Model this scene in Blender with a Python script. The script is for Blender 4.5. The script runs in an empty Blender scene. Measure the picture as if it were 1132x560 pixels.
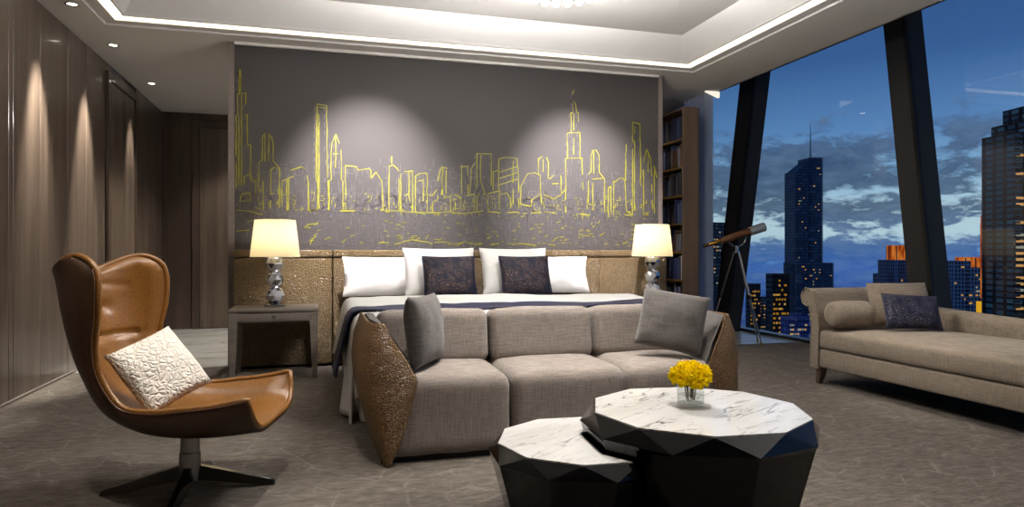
import bpy, bmesh, math, random
from mathutils import Vector, Matrix, noise
random.seed(7)
C = bpy.context.scene.collection
PI = math.pi
R = math.radians

# ------------------------------------------------------------------ helpers
def lin(c):
    return tuple((x/255/12.92 if x/255 <= .04045 else ((x/255+.055)/1.055)**2.4) for x in c) + (1.,)

class NT:
    def __init__(s, name, world=False):
        if world:
            s.m = bpy.data.worlds.new(name)
        else:
            s.m = bpy.data.materials.new(name)
        s.m.use_nodes = True
        s.t = s.m.node_tree
        s.t.nodes.clear()
    def n(s, kind, **kw):
        nd = s.t.nodes.new(kind)
        ins = kw.pop('i', {})
        for k, v in kw.items():
            setattr(nd, k, v)
        for k, v in ins.items():
            if isinstance(v, bpy.types.NodeSocket):
                s.t.links.new(v, nd.inputs[k])
            else:
                nd.inputs[k].default_value = v
        return nd
    def l(s, a, b):
        s.t.links.new(a, b)
    def coord(s, scale=(1, 1, 1), rot=(0, 0, 0), out='Object'):
        tc = s.n('ShaderNodeTexCoord')
        mp = s.n('ShaderNodeMapping', i={'Vector': tc.outputs[out], 'Scale': scale, 'Rotation': rot})
        return mp.outputs[0]
    def noise(s, vec, scale, detail=4, rough=.5, dist=0.):
        return s.n('ShaderNodeTexNoise', i={'Vector': vec, 'Scale': scale, 'Detail': detail, 'Roughness': rough, 'Distortion': dist})
    def vor(s, vec, scale, feature='F1', rnd=1.):
        return s.n('ShaderNodeTexVoronoi', feature=feature, i={'Vector': vec, 'Scale': scale, 'Randomness': rnd})
    def math(s, op, a, b=0., c=0., clamp=False):
        return s.n('ShaderNodeMath', operation=op, use_clamp=clamp, i={0: a, 1: b, 2: c}).outputs[0]
    def ramp(s, fac, stops, interp='LINEAR'):
        r = s.n('ShaderNodeValToRGB', i={'Fac': fac})
        cr = r.color_ramp
        cr.interpolation = interp
        while len(cr.elements) < len(stops):
            cr.elements.new(.5)
        for e, (p, c) in zip(cr.elements, stops):
            e.position = p
            e.color = c if len(c) == 4 else tuple(c) + (1.,)
        return r.outputs[0]
    def mix(s, fac, a, b, blend='MIX'):
        m = s.n('ShaderNodeMix', data_type='RGBA', blend_type=blend)
        for k, v in ((0, fac), (6, a), (7, b)):
            if isinstance(v, bpy.types.NodeSocket):
                s.l(v, m.inputs[k])
            else:
                m.inputs[k].default_value = v
        return m.outputs[2]
    def bump(s, h, strength=.3, dist=.01):
        return s.n('ShaderNodeBump', i={'Height': h, 'Strength': strength, 'Distance': dist}).outputs[0]
    def bsdf(s, **kw):
        p = s.n('ShaderNodeBsdfPrincipled')
        for k, v in kw.items():
            k = k.replace('_', ' ')
            if isinstance(v, bpy.types.NodeSocket):
                s.l(v, p.inputs[k])
            else:
                p.inputs[k].default_value = v
        return p
    def out(s, sh):
        o = s.n('ShaderNodeOutputMaterial')
        s.l(sh.outputs[0] if hasattr(sh, 'outputs') else sh, o.inputs[0])
        return s.m

def simple(name, col, rough=.5, metal=0., bump=0., bscale=80, var=.12, **kw):
    t = NT(name)
    v = t.coord()
    n = t.noise(v, bscale, 3)
    n2 = t.noise(v, 6, 3)
    c = lin(col)
    c2 = tuple(x*(1-var) for x in c[:3]) + (1.,)
    base = t.mix(n2.outputs[0], c, c2)
    a = dict(Base_Color=base, Roughness=rough, Metallic=metal)
    a.update(kw)
    if bump:
        a['Normal'] = t.bump(n.outputs[0], bump, .004)
    return t.out(t.bsdf(**a))

def emit(name, col, s):
    t = NT(name)
    c = lin(col)
    return t.out(t.n('ShaderNodeEmission', i={'Color': c, 'Strength': s}))

def fabric(name, col, col2, scale=260, rough=.95, bump=.25, slub=.5):
    """woven cloth: two thread directions with slubs"""
    t = NT(name)
    a = t.noise(t.coord((1, 1, .06)), scale, 2)
    b = t.noise(t.coord((.06, .06, 1)), scale, 2)
    w = t.math('ADD', t.math('MULTIPLY', a.outputs[0], .5), t.math('MULTIPLY', b.outputs[0], .5))
    fac = t.ramp(w, [(.36, (0, 0, 0)), (.64, (1, 1, 1))])
    col_ = t.mix(fac, lin(col2), lin(col))
    p = t.bsdf(Base_Color=col_, Roughness=rough, Normal=t.bump(w, bump, .003), Sheen_Weight=.15, Sheen_Roughness=.5)
    p.inputs['Specular IOR Level'].default_value = .2
    return t.out(p)

def leather(name, col, col2, scale, rough=.4, bump=.5, dist=.004, crack=.35):
    """pebble-grained hide; the crackle between pebbles carries a darker glaze"""
    t = NT(name)
    v = t.coord()
    vn = t.n('ShaderNodeVectorMath', operation='ADD', i={0: v, 1: t.n('ShaderNodeVectorMath', operation='SCALE', i={0: t.noise(v, 14, 2).outputs[1], 'Scale': .03}).outputs[0]})
    e = t.vor(vn.outputs[0], scale, 'DISTANCE_TO_EDGE')
    h = t.ramp(e.outputs['Distance'], [(0., (0, 0, 0)), (crack, (1, 1, 1))])
    n = t.noise(v, 5, 4)
    base = t.mix(n.outputs[0], lin(col), lin(col2))
    dark = tuple(x*.45 for x in lin(col2)[:3]) + (1.,)
    base = t.mix(h, dark, base)
    p = t.bsdf(Base_Color=base, Roughness=rough, Normal=t.bump(h, bump, dist))
    return t.out(p)

def mk(bm, name, mats, parent=None, loc=None, rot=None, smooth=True, angle=None, recalc=True):
    if recalc:
        bmesh.ops.recalc_face_normals(bm, faces=bm.faces[:])
    me = bpy.data.meshes.new(name)
    bm.to_mesh(me)
    bm.free()
    if not isinstance(mats, (list, tuple)):
        mats = [mats]
    for m in mats:
        me.materials.append(m)
    if smooth:
        for p in me.polygons:
            p.use_smooth = True
        me.set_sharp_from_angle(angle=R(angle if angle else 40))
    o = bpy.data.objects.new(name, me)
    C.objects.link(o)
    if parent:
        o.parent = parent
    if loc:
        o.location = loc
    if rot:
        o.rotation_euler = rot
    return o

def thing(name, label, cat, loc=(0, 0, 0), rot=(0, 0, 0), group=None):
    o = bpy.data.objects.new(name, None)
    o.empty_display_size = .1
    C.objects.link(o)
    o.location = loc
    o.rotation_euler = rot
    return tag(o, label, cat, group)

def tag(o, label, cat, group=None):
    o['label'] = label
    o['category'] = cat
    if group:
        o['group'] = group
    return o

def struct(o, label=None, cat=None):
    o['kind'] = 'structure'
    if label:
        o['label'] = label
        o['category'] = cat
    return o

def B():
    return bmesh.new()

def box(bm, x0, x1, y0, y1, z0, z1, bev=0, seg=1, mi=0):
    t = bmesh.new()
    bmesh.ops.create_cube(t, size=1)
    for v in t.verts:
        v.co = Vector((x0+(v.co.x+.5)*(x1-x0), y0+(v.co.y+.5)*(y1-y0), z0+(v.co.z+.5)*(z1-z0)))
    if bev:
        bmesh.ops.bevel(t, geom=t.edges[:], offset=bev, segments=seg, profile=.5, affect='EDGES')
    join(bm, t, mi)

def join(bm, t, mi=0, mat=None):
    bmesh.ops.recalc_face_normals(t, faces=t.faces[:])
    mp = {}
    for v in t.verts:
        mp[v] = bm.verts.new(mat @ v.co if mat else v.co)
    for f in t.faces:
        try:
            g = bm.faces.new([mp[v] for v in f.verts])
            g.material_index = mi if mi is not None else f.material_index
        except ValueError:
            pass
    t.free()

def prism(bm, pts, axis, a, b, mi=0):
    """extrude the polygon pts (2-D) along an axis 'x','y','z' from a to b"""
    def P(p, t):
        return {'x': (t, p[0], p[1]), 'y': (p[0], t, p[1]), 'z': (p[0], p[1], t)}[axis]
    A = [bm.verts.new(P(p, a)) for p in pts]
    Bv = [bm.verts.new(P(p, b)) for p in pts]
    n = len(pts)
    fs = [bm.faces.new(A), bm.faces.new(Bv[::-1])]
    for i in range(n):
        fs.append(bm.faces.new([A[i], A[(i+1) % n], Bv[(i+1) % n], Bv[i]]))
    for f in fs:
        f.material_index = mi

def tube(bm, pts, r, n=10, mi=0, cap=True):
    """round bar along points; r a number or one radius per point"""
    pts = [Vector(p) for p in pts]
    rs = r if isinstance(r, (list, tuple)) else [r]*len(pts)
    rings = []
    up = Vector((0, 0, 1))
    for i, p in enumerate(pts):
        d = (pts[min(i+1, len(pts)-1)]-pts[max(i-1, 0)]).normalized()
        ref = up if abs(d.dot(up)) < .95 else Vector((1, 0, 0))
        if i and abs(d.dot(prev)) < .97:
            ref = prev
        a = d.cross(ref).normalized()
        b = d.cross(a).normalized()
        prev = ref
        rings.append([bm.verts.new(p+(a*math.cos(2*PI*k/n)+b*math.sin(2*PI*k/n))*rs[i]) for k in range(n)])
    for A, Bv in zip(rings, rings[1:]):
        for k in range(n):
            f = bm.faces.new([A[k], A[(k+1) % n], Bv[(k+1) % n], Bv[k]])
            f.material_index = mi
    if cap:
        for q in (rings[0], rings[-1][::-1]):
            f = bm.faces.new(q)
            f.material_index = mi

def lathe(bm, prof, n=32, c=(0, 0), mi=0, closed=False):
    rings = []
    for (r, z) in prof:
        if r < 1e-5:
            rings.append([bm.verts.new((c[0], c[1], z))])
        else:
            rings.append([bm.verts.new((c[0]+r*math.cos(2*PI*k/n), c[1]+r*math.sin(2*PI*k/n), z)) for k in range(n)])
    prs = list(zip(rings, rings[1:]))
    if closed:
        prs.append((rings[-1], rings[0]))
    for A, Bv in prs:
        for k in range(n):
            k2 = (k+1) % n
            q = []
            if len(A) == 1:
                q = [A[0], Bv[k2], Bv[k]]
            elif len(Bv) == 1:
                q = [A[k], A[k2], Bv[0]]
            else:
                q = [A[k], A[k2], Bv[k2], Bv[k]]
            f = bm.faces.new(q)
            f.material_index = mi

def loft(bm, rings, mi=0, cap=True, close=True):
    vs = [[bm.verts.new(p) for p in r] for r in rings]
    n = len(rings[0])
    for A, Bv in zip(vs, vs[1:]):
        for k in range(n if close else n-1):
            f = bm.faces.new([A[k], A[(k+1) % n], Bv[(k+1) % n], Bv[k]])
            f.material_index = mi
    if cap and close:
        bm.faces.new(vs[0]).material_index = mi
        bm.faces.new(vs[-1][::-1]).material_index = mi

def grid(bm, f, nu, nv, mi=0):
    vs = [[bm.verts.new(f(i/nu, j/nv)) for j in range(nv+1)] for i in range(nu+1)]
    for i in range(nu):
        for j in range(nv):
            g = bm.faces.new([vs[i][j], vs[i+1][j], vs[i+1][j+1], vs[i][j+1]])
            g.material_index = mi
    return vs

def pillow_bm(w, h, t, n=22, pinch=.06, seed=0, wr=.012, power=.42):
    """a stuffed cushion lying in the x-z plane, thickness along y"""
    bm = B()
    def side(sg):
        def f(u, v):
            x, z = 2*u-1, 2*v-1
            k = max(0., (1-x*x)*(1-z*z))**power
            # edges bow inwards between the four corners
            px = x*w/2*(1-pinch*(1-abs(z)**2.2))
            pz = z*h/2*(1-pinch*(1-abs(x)**2.2))
            nz = noise.noise(Vector((px*9+seed, pz*9, sg*3+seed)))*wr + noise.noise(Vector((px*22+seed, pz*22, sg*5)))*wr*.4
            return Vector((px, sg*(t/2*k + nz*min(1, k*1.6)), pz))
        return f
    grid(bm, side(1), n, n)
    grid(bm, side(-1), n, n)
    bmesh.ops.remove_doubles(bm, verts=bm.verts[:], dist=.0006)
    return bm

def edge_cord(w, h, pinch, r):
    bm = B()
    pts = []
    m = 16
    for (a, b) in (((-1, -1), (1, -1)), ((1, -1), (1, 1)), ((1, 1), (-1, 1)), ((-1, 1), (-1, -1))):
        for k in range(m):
            q = k/m
            x, z = a[0]+(b[0]-a[0])*q, a[1]+(b[1]-a[1])*q
            pts.append((x*w/2*(1-pinch*(1-abs(z)**2.2)), 0, z*h/2*(1-pinch*(1-abs(x)**2.2))))
    pts.append(pts[0])
    tube(bm, pts, r, 6)
    return bm

def softbox(sx, sy, sz, r=.04, seg=4, puff=0., cuts=8, seed=0, wr=0.):
    """upholstered block centred on x,y with its base at z=0; top crowned by puff"""
    bm = B()
    box(bm, -sx/2, sx/2, -sy/2, sy/2, 0, sz)
    bmesh.ops.bevel(bm, geom=bm.edges[:], offset=r, segments=seg, profile=.5, affect='EDGES')
    long_ = [e for e in bm.edges if e.calc_length() > max(.1, r*2)]
    bmesh.ops.subdivide_edges(bm, edges=long_, cuts=cuts, use_grid_fill=True)
    for v in bm.verts:
        x, y = v.co.x/(sx/2), v.co.y/(sy/2)
        if v.co.z > sz*.5:
            v.co.z += puff*max(0, (1-x*x))**.6*max(0, (1-y*y))**.6
        if wr:
            v.co += Vector((0, 0, 1))*noise.noise(v.co*7+Vector((seed, 0, 0)))*wr
    return bm
# ------------------------------------------------------------------ materials
M = {}

def m_wood(name, dark, light, rough=.3, coat=.4, axis='z', sc=1.):
    t = NT(name)
    st = {'z': (1, 1, .05), 'x': (.05, 1, 1), 'y': (1, .05, 1)}[axis]
    v = t.coord(st)
    n1 = t.noise(v, 9*sc, 5, .6, .6)
    n2 = t.noise(v, 70*sc, 3, .6)
    n3 = t.noise(t.coord(), .8, 2)
    w = t.math('ADD', t.math('MULTIPLY', n1.outputs[0], .7), t.math('MULTIPLY', n2.outputs[0], .3))
    fac = t.ramp(w, [(.33, (0, 0, 0)), (.66, (1, 1, 1))])
    c = t.mix(fac, lin(dark), lin(light))
    c = t.mix(t.math('MULTIPLY', n3.outputs[0], .5), c, lin(dark))
    p = t.bsdf(Base_Color=c, Roughness=rough, Coat_Weight=coat, Coat_Roughness=.08, Normal=t.bump(w, .12, .002))
    return t.out(p)

M['wall_wood'] = m_wood('wood_panelling', (66, 55, 47), (116, 101, 88), .34, .25)
M['dark_wood'] = m_wood('dark_wood', (54, 44, 37), (96, 79, 67), .35, .3)
M['shelf_wood'] = m_wood('shelf_wood', (70, 54, 38), (106, 84, 62), .4, .2)
M['grey_oak'] = m_wood('grey_oak', (98, 90, 82), (136, 126, 116), .45, .1, 'x', 1.4)
M['tele_wood'] = m_wood('walnut', (70, 40, 20), (124, 78, 42), .3, .4, 'x', 2)
M['plaster'] = simple('ceiling_paint', (228, 226, 223), .9, var=.03)
M['trim_white'] = simple('white_trim', (232, 228, 222), .6, var=.02)
M['black_metal'] = simple('black_metal', (24, 23, 23), .35, .6, var=.1)
M['bronze'] = simple('bronze_cladding', (27, 26, 26), .5, .2, var=.15)
M['chrome'] = simple('chrome', (205, 205, 208), .12, 1., var=.05)
M['dark_chrome'] = simple('dark_chrome', (96, 94, 93), .16, 1., var=.05)
M['bright_steel'] = simple('bright_steel', (214, 212, 208), .42, .8, var=.1)
M['steel'] = simple('brushed_steel', (150, 148, 146), .28, 1., var=.1)
M['brass'] = simple('brass', (196, 148, 60), .25, 1., var=.1)
M['gold_paint'] = simple('gold_edge', (150, 112, 56), .35, .6)
M['led'] = emit('led_strip', (255, 240, 214), 8.)
M['painted_lit_white'] = emit('painted_lit_white', (255, 244, 226), 1.)  # self-glowing white that paints the lit look of the pelmet corner
M['glow'] = emit('lamp_lens', (255, 244, 226), 9.)
M['globe'] = emit('globe_glow', (255, 250, 240), 8.)

# carpet: brown-grey slubbed pile with faint pale cracks
t = NT('carpet')
v = t.coord()
d = t.n('ShaderNodeVectorMath', operation='SCALE', i={0: t.noise(v, 11, 3).outputs[1], 'Scale': .045})
vv = t.n('ShaderNodeVectorMath', operation='ADD', i={0: v, 1: d.outputs[0]}).outputs[0]
e1 = t.ramp(t.vor(vv, 4.6, 'DISTANCE_TO_EDGE').outputs['Distance'], [(0., (1, 1, 1)), (.018, (.7, .7, .7)), (.045, (0, 0, 0))])
e2 = t.ramp(t.vor(vv, 9.5, 'DISTANCE_TO_EDGE').outputs['Distance'], [(0., (.6, .6, .6)), (.05, (0, 0, 0))])
patch = t.ramp(t.noise(v, 6, 4, .6).outputs[0], [(.40, (.0, .0, .0)), (.62, (1, 1, 1))])
lines = t.math('MULTIPLY', t.math('MAXIMUM', e1, e2), patch)
slub = t.noise(t.coord((.16, 1, 1)), 95, 3, .6)
slub2 = t.noise(t.coord((.3, 1, 1)), 26, 4, .7)
pile = t.noise(v, 260, 2)
c = t.mix(t.ramp(slub2.outputs[0], [(.3, (0, 0, 0)), (.7, (1, 1, 1))]), lin((86, 80, 74)), lin((126, 117, 108)))
c = t.mix(t.math('MULTIPLY', t.ramp(slub.outputs[0], [(.35, (1, 1, 1)), (.62, (0, 0, 0))]), .55), c, lin((52, 48, 45)))
c = t.mix(t.math('MULTIPLY', lines, .21), c, lin((186, 178, 168)))
c = t.mix(t.math('MULTIPLY', pile.outputs[0], .4), c, lin((56, 52, 48)))
hh = t.math('ADD', t.math('ADD', pile.outputs[0], slub.outputs[0]), t.math('MULTIPLY', lines, .6))
M['carpet'] = t.out(t.bsdf(Base_Color=c, Roughness=1., Specular_IOR_Level=.1, Normal=t.bump(hh, .6, .006)))

def m_marble(name, base, vein, grey, scale, rough=.08, rot=-.5, strength=.8, stretch=3.2, w0=.018):
    """stone with long slanting veins and cloudy grey patches"""
    t = NT(name)
    r0 = t.coord((1, 1, 1), (0, 0, rot))
    v = t.n('ShaderNodeMapping', i={'Vector': r0, 'Scale': (1, stretch, 1)}).outputs[0]
    w = t.n('ShaderNodeVectorMath', operation='ADD', i={0: v, 1: t.n('ShaderNodeVectorMath', operation='SCALE', i={0: t.noise(v, 2.5*scale, 5, .6).outputs[1], 'Scale': .17/scale}).outputs[0]}).outputs[0]
    n = t.noise(w, .9*scale, 3, .5)
    a = t.ramp(n.outputs[0], [(.5-w0, (0, 0, 0)), (.5, (1, 1, 1)), (.5+w0, (0, 0, 0))])
    n5 = t.noise(w, 2.1*scale, 3, .5)
    a2 = t.ramp(n5.outputs[0], [(.5-w0, (0, 0, 0)), (.5, (.6, .6, .6)), (.5+w0, (0, 0, 0))])
    br = t.ramp(t.noise(v, 1.3*scale, 3).outputs[0], [(.42, (0, 0, 0)), (.62, (1, 1, 1))])
    a = t.math('MULTIPLY', t.math('MAXIMUM', a, a2), br)
    g = t.ramp(t.noise(w, .8*scale, 5, .6).outputs[0], [(.42, (0, 0, 0)), (.78, (1, 1, 1))])
    c = t.mix(t.math('MULTIPLY', g, .6), lin(base), lin(grey))
    c = t.mix(t.math('MULTIPLY', a, strength), c, lin(vein))
    return t.out(t.bsdf(Base_Color=c, Roughness=rough, Coat_Weight=.2, Coat_Roughness=.05))

M['marble'] = m_marble('white_marble', (238, 236, 233), (58, 54, 53), (196, 193, 190), 2.2, .12, -.55, .95, 4.6, .016)
M['floor_marble'] = m_marble('floor_marble', (206, 203, 198), (128, 122, 116), (160, 156, 150), 1.4, .18, -.1, .6, 3., .05)
M['gem_black'] = simple('black_lacquer', (9, 9, 10), .1, 0., var=.1, Specular_IOR_Level=.32)

# window glass: a clear pane that mirrors the lit room a little
t = NT('window_glass')
fr = t.n('ShaderNodeFresnel', i={'IOR': t.math('MULTIPLY_ADD', t.n('ShaderNodeNewGeometry').outputs['Backfacing'], 1/1.5-1.5, 1.5)})
ms = t.n('ShaderNodeMixShader', i={0: fr.outputs[0], 1: t.n('ShaderNodeBsdfTransparent', i={'Color': (.93, .96, .98, 1)}).outputs[0], 2: t.n('ShaderNodeBsdfGlossy', i={'Roughness': .01}).outputs[0]})
M['pane'] = t.out(ms)
t = NT('vase_glass')
fr = t.n('ShaderNodeFresnel', i={'IOR': t.math('MULTIPLY_ADD', t.n('ShaderNodeNewGeometry').outputs['Backfacing'], 1/1.5-1.5, 1.5)})
ms = t.n('ShaderNodeMixShader', i={0: t.math('ADD', t.math('MULTIPLY', fr.outputs[0], .9), .03), 1: t.n('ShaderNodeBsdfTransparent', i={'Color': (.97, .98, .97, 1)}).outputs[0], 2: t.n('ShaderNodeBsdfGlossy', i={'Roughness': .02}).outputs[0]})
M['vase'] = t.out(ms)
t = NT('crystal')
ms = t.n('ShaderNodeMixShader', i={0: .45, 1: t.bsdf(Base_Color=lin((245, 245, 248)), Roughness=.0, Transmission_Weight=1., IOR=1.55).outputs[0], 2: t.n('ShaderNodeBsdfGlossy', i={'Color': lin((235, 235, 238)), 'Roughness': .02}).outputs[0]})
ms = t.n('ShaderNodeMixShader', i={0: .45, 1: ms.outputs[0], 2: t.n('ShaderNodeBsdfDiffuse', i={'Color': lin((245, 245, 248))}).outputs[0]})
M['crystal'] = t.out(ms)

M['crystal_painted_dark'] = simple('painted_dark_facet', (176, 178, 184), .04, 1., var=.1)  # facet tone painted in for the bright-dark sparkle of cut crystal
# mural: grey-brown cloth wallcovering
t = NT('mural_cloth')
v = t.coord()
n = t.noise(v, 300, 2)
n2 = t.noise(v, 1.4, 4)
c = t.mix(n2.outputs[0], lin((67, 63, 62)), lin((54, 51, 50)))
c = t.mix(t.math('MULTIPLY', n.outputs[0], .35), c, lin((42, 40, 39)))
M['mural'] = t.out(t.bsdf(Base_Color=c, Roughness=.75, Normal=t.bump(n.outputs[0], .3, .002)))
M['mural_line'] = simple('yellow_thread', (150, 146, 26), .55, 0., var=.25)
M['mural_relief'] = simple('silver_thread', (94, 89, 90), .5, .15, var=.2)
t = NT('speckled_stone')
n = t.noise(t.coord(), 160, 3)
M['speckle'] = t.out(t.bsdf(Base_Color=t.ramp(n.outputs[0], [(.35, lin((70, 62, 58))), (.65, lin((140, 128, 122)))]), Roughness=.6))

M['chair_tan'] = leather('tan_leather', (152, 101, 38), (116, 73, 23), 190, .33, .16, .0015, .25)
M['chair_shell'] = leather('brown_shell_leather', (92, 62, 36), (70, 46, 26), 190, .4, .16, .0015, .25)
M['piping'] = simple('leather_piping', (74, 44, 20), .4)
M['pebble'] = leather('pebbled_leather', (152, 113, 64), (122, 89, 50), 92, .36, .7, .006, .32)
M['head_leather'] = leather('headboard_leather', (136, 114, 78), (110, 91, 60), 60, .30, 1., .005, .3)
M['sofa_fab'] = fabric('sofa_weave', (154, 143, 135), (116, 107, 101), 230)
M['cushion_grey'] = fabric('grey_weave', (112, 107, 104), (86, 82, 80), 230)
M['chaise_fab'] = fabric('beige_weave', (148, 134, 118), (114, 103, 90), 210)
M['linen'] = simple('white_linen', (218, 216, 213), .85, 0, .15, 340, .03, Sheen_Weight=.1)
M['navy'] = simple('navy_satin', (12, 15, 52), .6, 0, .1, 300, .2)
M['base_white'] = simple('white_base_cloth', (206, 202, 197), .8, 0, .1, 200, .04)
M['book_paper'] = simple('book_pages', (176, 166, 148), .9)

# crinkled white cushion
t = NT('crinkled_white')
v = t.coord()
vv = t.n('ShaderNodeVectorMath', operation='ADD', i={0: v, 1: t.n('ShaderNodeVectorMath', operation='SCALE', i={0: t.noise(v, 18, 3).outputs[1], 'Scale': .05}).outputs[0]}).outputs[0]
e = t.ramp(t.vor(vv, 42, 'DISTANCE_TO_EDGE').outputs['Distance'], [(0., (0, 0, 0)), (.25, (1, 1, 1))])
M['crinkle'] = t.out(t.bsdf(Base_Color=lin((222, 212, 200)), Roughness=.75, Normal=t.bump(e, .8, .006)))

def m_floral(name, ground, ink, ink2, scale):
    t = NT(name)
    v = t.coord()
    vv = t.n('ShaderNodeVectorMath', operation='ADD', i={0: v, 1: t.n('ShaderNodeVectorMath', operation='SCALE', i={0: t.noise(v, 20, 3).outputs[1], 'Scale': .055}).outputs[0]}).outputs[0]
    fl = t.vor(vv, scale, 'SMOOTH_F1', .75)
    petals = t.math('SINE', t.math('MULTIPLY', fl.outputs['Distance'], 42.))
    rings = t.ramp(petals, [(.7, (0, 0, 0)), (.95, (1, 1, 1))])
    cells = t.ramp(t.vor(vv, scale*4.2, 'DISTANCE_TO_EDGE').outputs['Distance'], [(0., (1, 1, 1)), (.05, (0, 0, 0))])
    near = t.ramp(fl.outputs['Distance'], [(.3, (1, 1, 1)), (.62, (0, 0, 0))])
    a = t.math('MULTIPLY', t.math('MAXIMUM', rings, cells), near)
    n = t.noise(v, 12, 2)
    inkc = t.mix(n.outputs[0], lin(ink), lin(ink2))
    c = t.mix(t.math('MULTIPLY', a, .8), lin(ground), inkc)
    return t.out(t.bsdf(Base_Color=c, Roughness=.7, Specular_IOR_Level=.2))
M['floral'] = m_floral('navy_floral', (6, 10, 29), (118, 86, 58), (70, 68, 66), 11.5)
M['floral2'] = m_floral('navy_paisley', (12, 16, 36), (104, 90, 84), (70, 74, 98), 15)

# lamp shade: thin silk
t = NT('lamp_silk')
n = t.noise(t.coord((1, 1, .1)), 220, 2)
c = t.mix(t.math('MULTIPLY', n.outputs[0], .35), lin((250, 240, 210)), lin((226, 210, 170)))
ms = t.n('ShaderNodeMixShader', i={0: .55, 1: t.n('ShaderNodeBsdfDiffuse', i={'Color': c}).outputs[0], 2: t.n('ShaderNodeBsdfTranslucent', i={'Color': c}).outputs[0]})
M['shade'] = t.out(ms)
# sheer curtain
t = NT('sheer_cloth')
ms = t.n('ShaderNodeMixShader', i={0: .3, 1: t.n('ShaderNodeBsdfTranslucent', i={'Color': lin((232, 236, 246))}).outputs[0], 2: t.n('ShaderNodeBsdfDiffuse', i={'Color': lin((196, 202, 216))}).outputs[0]})
ms = t.n('ShaderNodeMixShader', i={0: .25, 1: ms.outputs[0], 2: t.n('ShaderNodeBsdfTransparent').outputs[0]})
M['sheer'] = t.out(ms)
t = NT('yellow_petal')
c = t.mix(t.noise(t.coord(), 60, 2).outputs[0], lin((255, 236, 30)), lin((250, 214, 8)))
M['petal'] = t.out(t.n('ShaderNodeMixShader', i={0: .4, 1: t.n('ShaderNodeBsdfDiffuse', i={'Color': c}).outputs[0], 2: t.n('ShaderNodeBsdfTranslucent', i={'Color': c}).outputs[0]}))
M['petal_dark'] = simple('orange_heart', (240, 178, 12), .5)
M['stem'] = simple('flower_stem', (112, 104, 60), .5)

# ------------------------------------------------------------------ world: dusk sky with a broken cloud layer
W = NT('dusk_sky', True)
g = W.n('ShaderNodeTexCoord').outputs['Generated']
sep = W.n('ShaderNodeSeparateXYZ', i={0: g})
z = sep.outputs[2]
zz = W.math('MULTIPLY_ADD', z, 1., .5)
sky = W.ramp(zz, [(.38, lin((24, 40, 84))), (.46, lin((56, 96, 168))), (.495, lin((96, 144, 196))), (.525, lin((188, 214, 222))), (.56, lin((186, 214, 224))), (.60, lin((136, 178, 210))), (.66, lin((94, 138, 188))), (.75, lin((60, 100, 154))), (1., lin((28, 54, 98)))])
# the cloud layer seen in perspective: bearings divided by height above the skyline
den = W.math('ADD', W.math('ABSOLUTE', z), .30)
cp = W.n('ShaderNodeCombineXYZ', i={0: W.math('DIVIDE', sep.outputs[0], den), 1: W.math('DIVIDE', sep.outputs[1], den), 2: W.math('MULTIPLY', z, 2.2)})
c1 = W.noise(cp.outputs[0], 2.6, 8, .62, .3)
c1b = W.noise(cp.outputs[0], 9.5, 6, .62, .25)
cl = W.math('ADD', W.math('MULTIPLY', c1.outputs[0], .5), W.math('MULTIPLY', c1b.outputs[0], .5))
cov = W.ramp(zz, [(.36, (1, 1, 1)), (.47, (.95, .95, .95)), (.508, (.9, .9, .9)), (.528, (.42, .42, .42)), (.55, (.74, .74, .74)), (.60, (.86, .86, .86)), (.65, (.72, .72, .72)), (.70, (.25, .25, .25)), (.78, (0, 0, 0))])
mask = W.ramp(W.math('ADD', cl, W.math('MULTIPLY_ADD', cov, .36, -.2)), [(.505, (0, 0, 0)), (.575, (1, 1, 1))])
ccol = W.ramp(zz, [(.40, lin((30, 54, 118))), (.48, lin((56, 98, 172))), (.52, lin((58, 92, 146))), (.56, lin((56, 76, 106))), (.62, lin((54, 74, 106))), (.72, lin((82, 114, 158)))])
thin = W.ramp(c1b.outputs[0], [(.38, (0, 0, 0)), (.68, (1, 1, 1))])
ccol = W.mix(W.math('MULTIPLY', thin, .4), ccol, lin((120, 148, 178)))
fin = W.mix(W.math('MULTIPLY', mask, .9), sky, ccol)
bg = W.n('ShaderNodeBackground', i={'Color': fin, 'Strength': 1.05})
wo = W.n('ShaderNodeOutputWorld', i={0: bg.outputs[0]})
bpy.context.scene.world = W.m
# ------------------------------------------------------------------ camera
cam = bpy.data.cameras.new('camera')
co = bpy.data.objects.new('camera', cam)
C.objects.link(co)
co.location = (0, 0, 1.05)
co.rotation_euler = (PI/2, 0, -math.atan(211/745))
cam.sensor_width = 36
cam.lens = 36*745/1132
cam.shift_y = -1/1132
cam.clip_end = 6000
cam.clip_start = .05
bpy.context.scene.camera = co
vs = bpy.context.scene.view_settings
vs.view_transform = 'Standard'
vs.look = 'None'
vs.exposure = 0.
vs.gamma = 1
vs.use_curve_mapping = False
cy = bpy.context.scene.cycles
cy.max_bounces = 8
cy.diffuse_bounces = 4
cy.glossy_bounces = 4
cy.transparent_max_bounces = 12
cy.sample_clamp_indirect = 4
cy.caustics_reflective = False
cy.caustics_refractive = False

# ------------------------------------------------------------------ room shell
XL, XR, XG = -2.085, 4.57, 5.45      # wood wall, ceiling edge, glass line
YB, YF, YM = 10.13, -3.0, 6.60       # back wall, wall behind the viewer, mural
ZC, ZT, ZP = 2.97, 3.24, 3.46        # ceiling, tray, window pocket
YK = 6.69                            # carpet ends, stone begins

bm = B(); box(bm, XL, XG+.3, YF, YK, -.12, 0)
struct(mk(bm, 'floor', M['carpet']), 'brown-grey carpet with a pale cracked pattern', 'carpet')
bm = B(); box(bm, XL, XG+.3, YK, YB, -.12, .0)
box(bm, XL, XG+.3, YK-.012, YK+.004, -.05, .004, mi=1)
struct(mk(bm, 'floor_marble', [M['floor_marble'], M['steel']]), 'pale polished stone floor beyond the carpet', 'floor')

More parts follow.
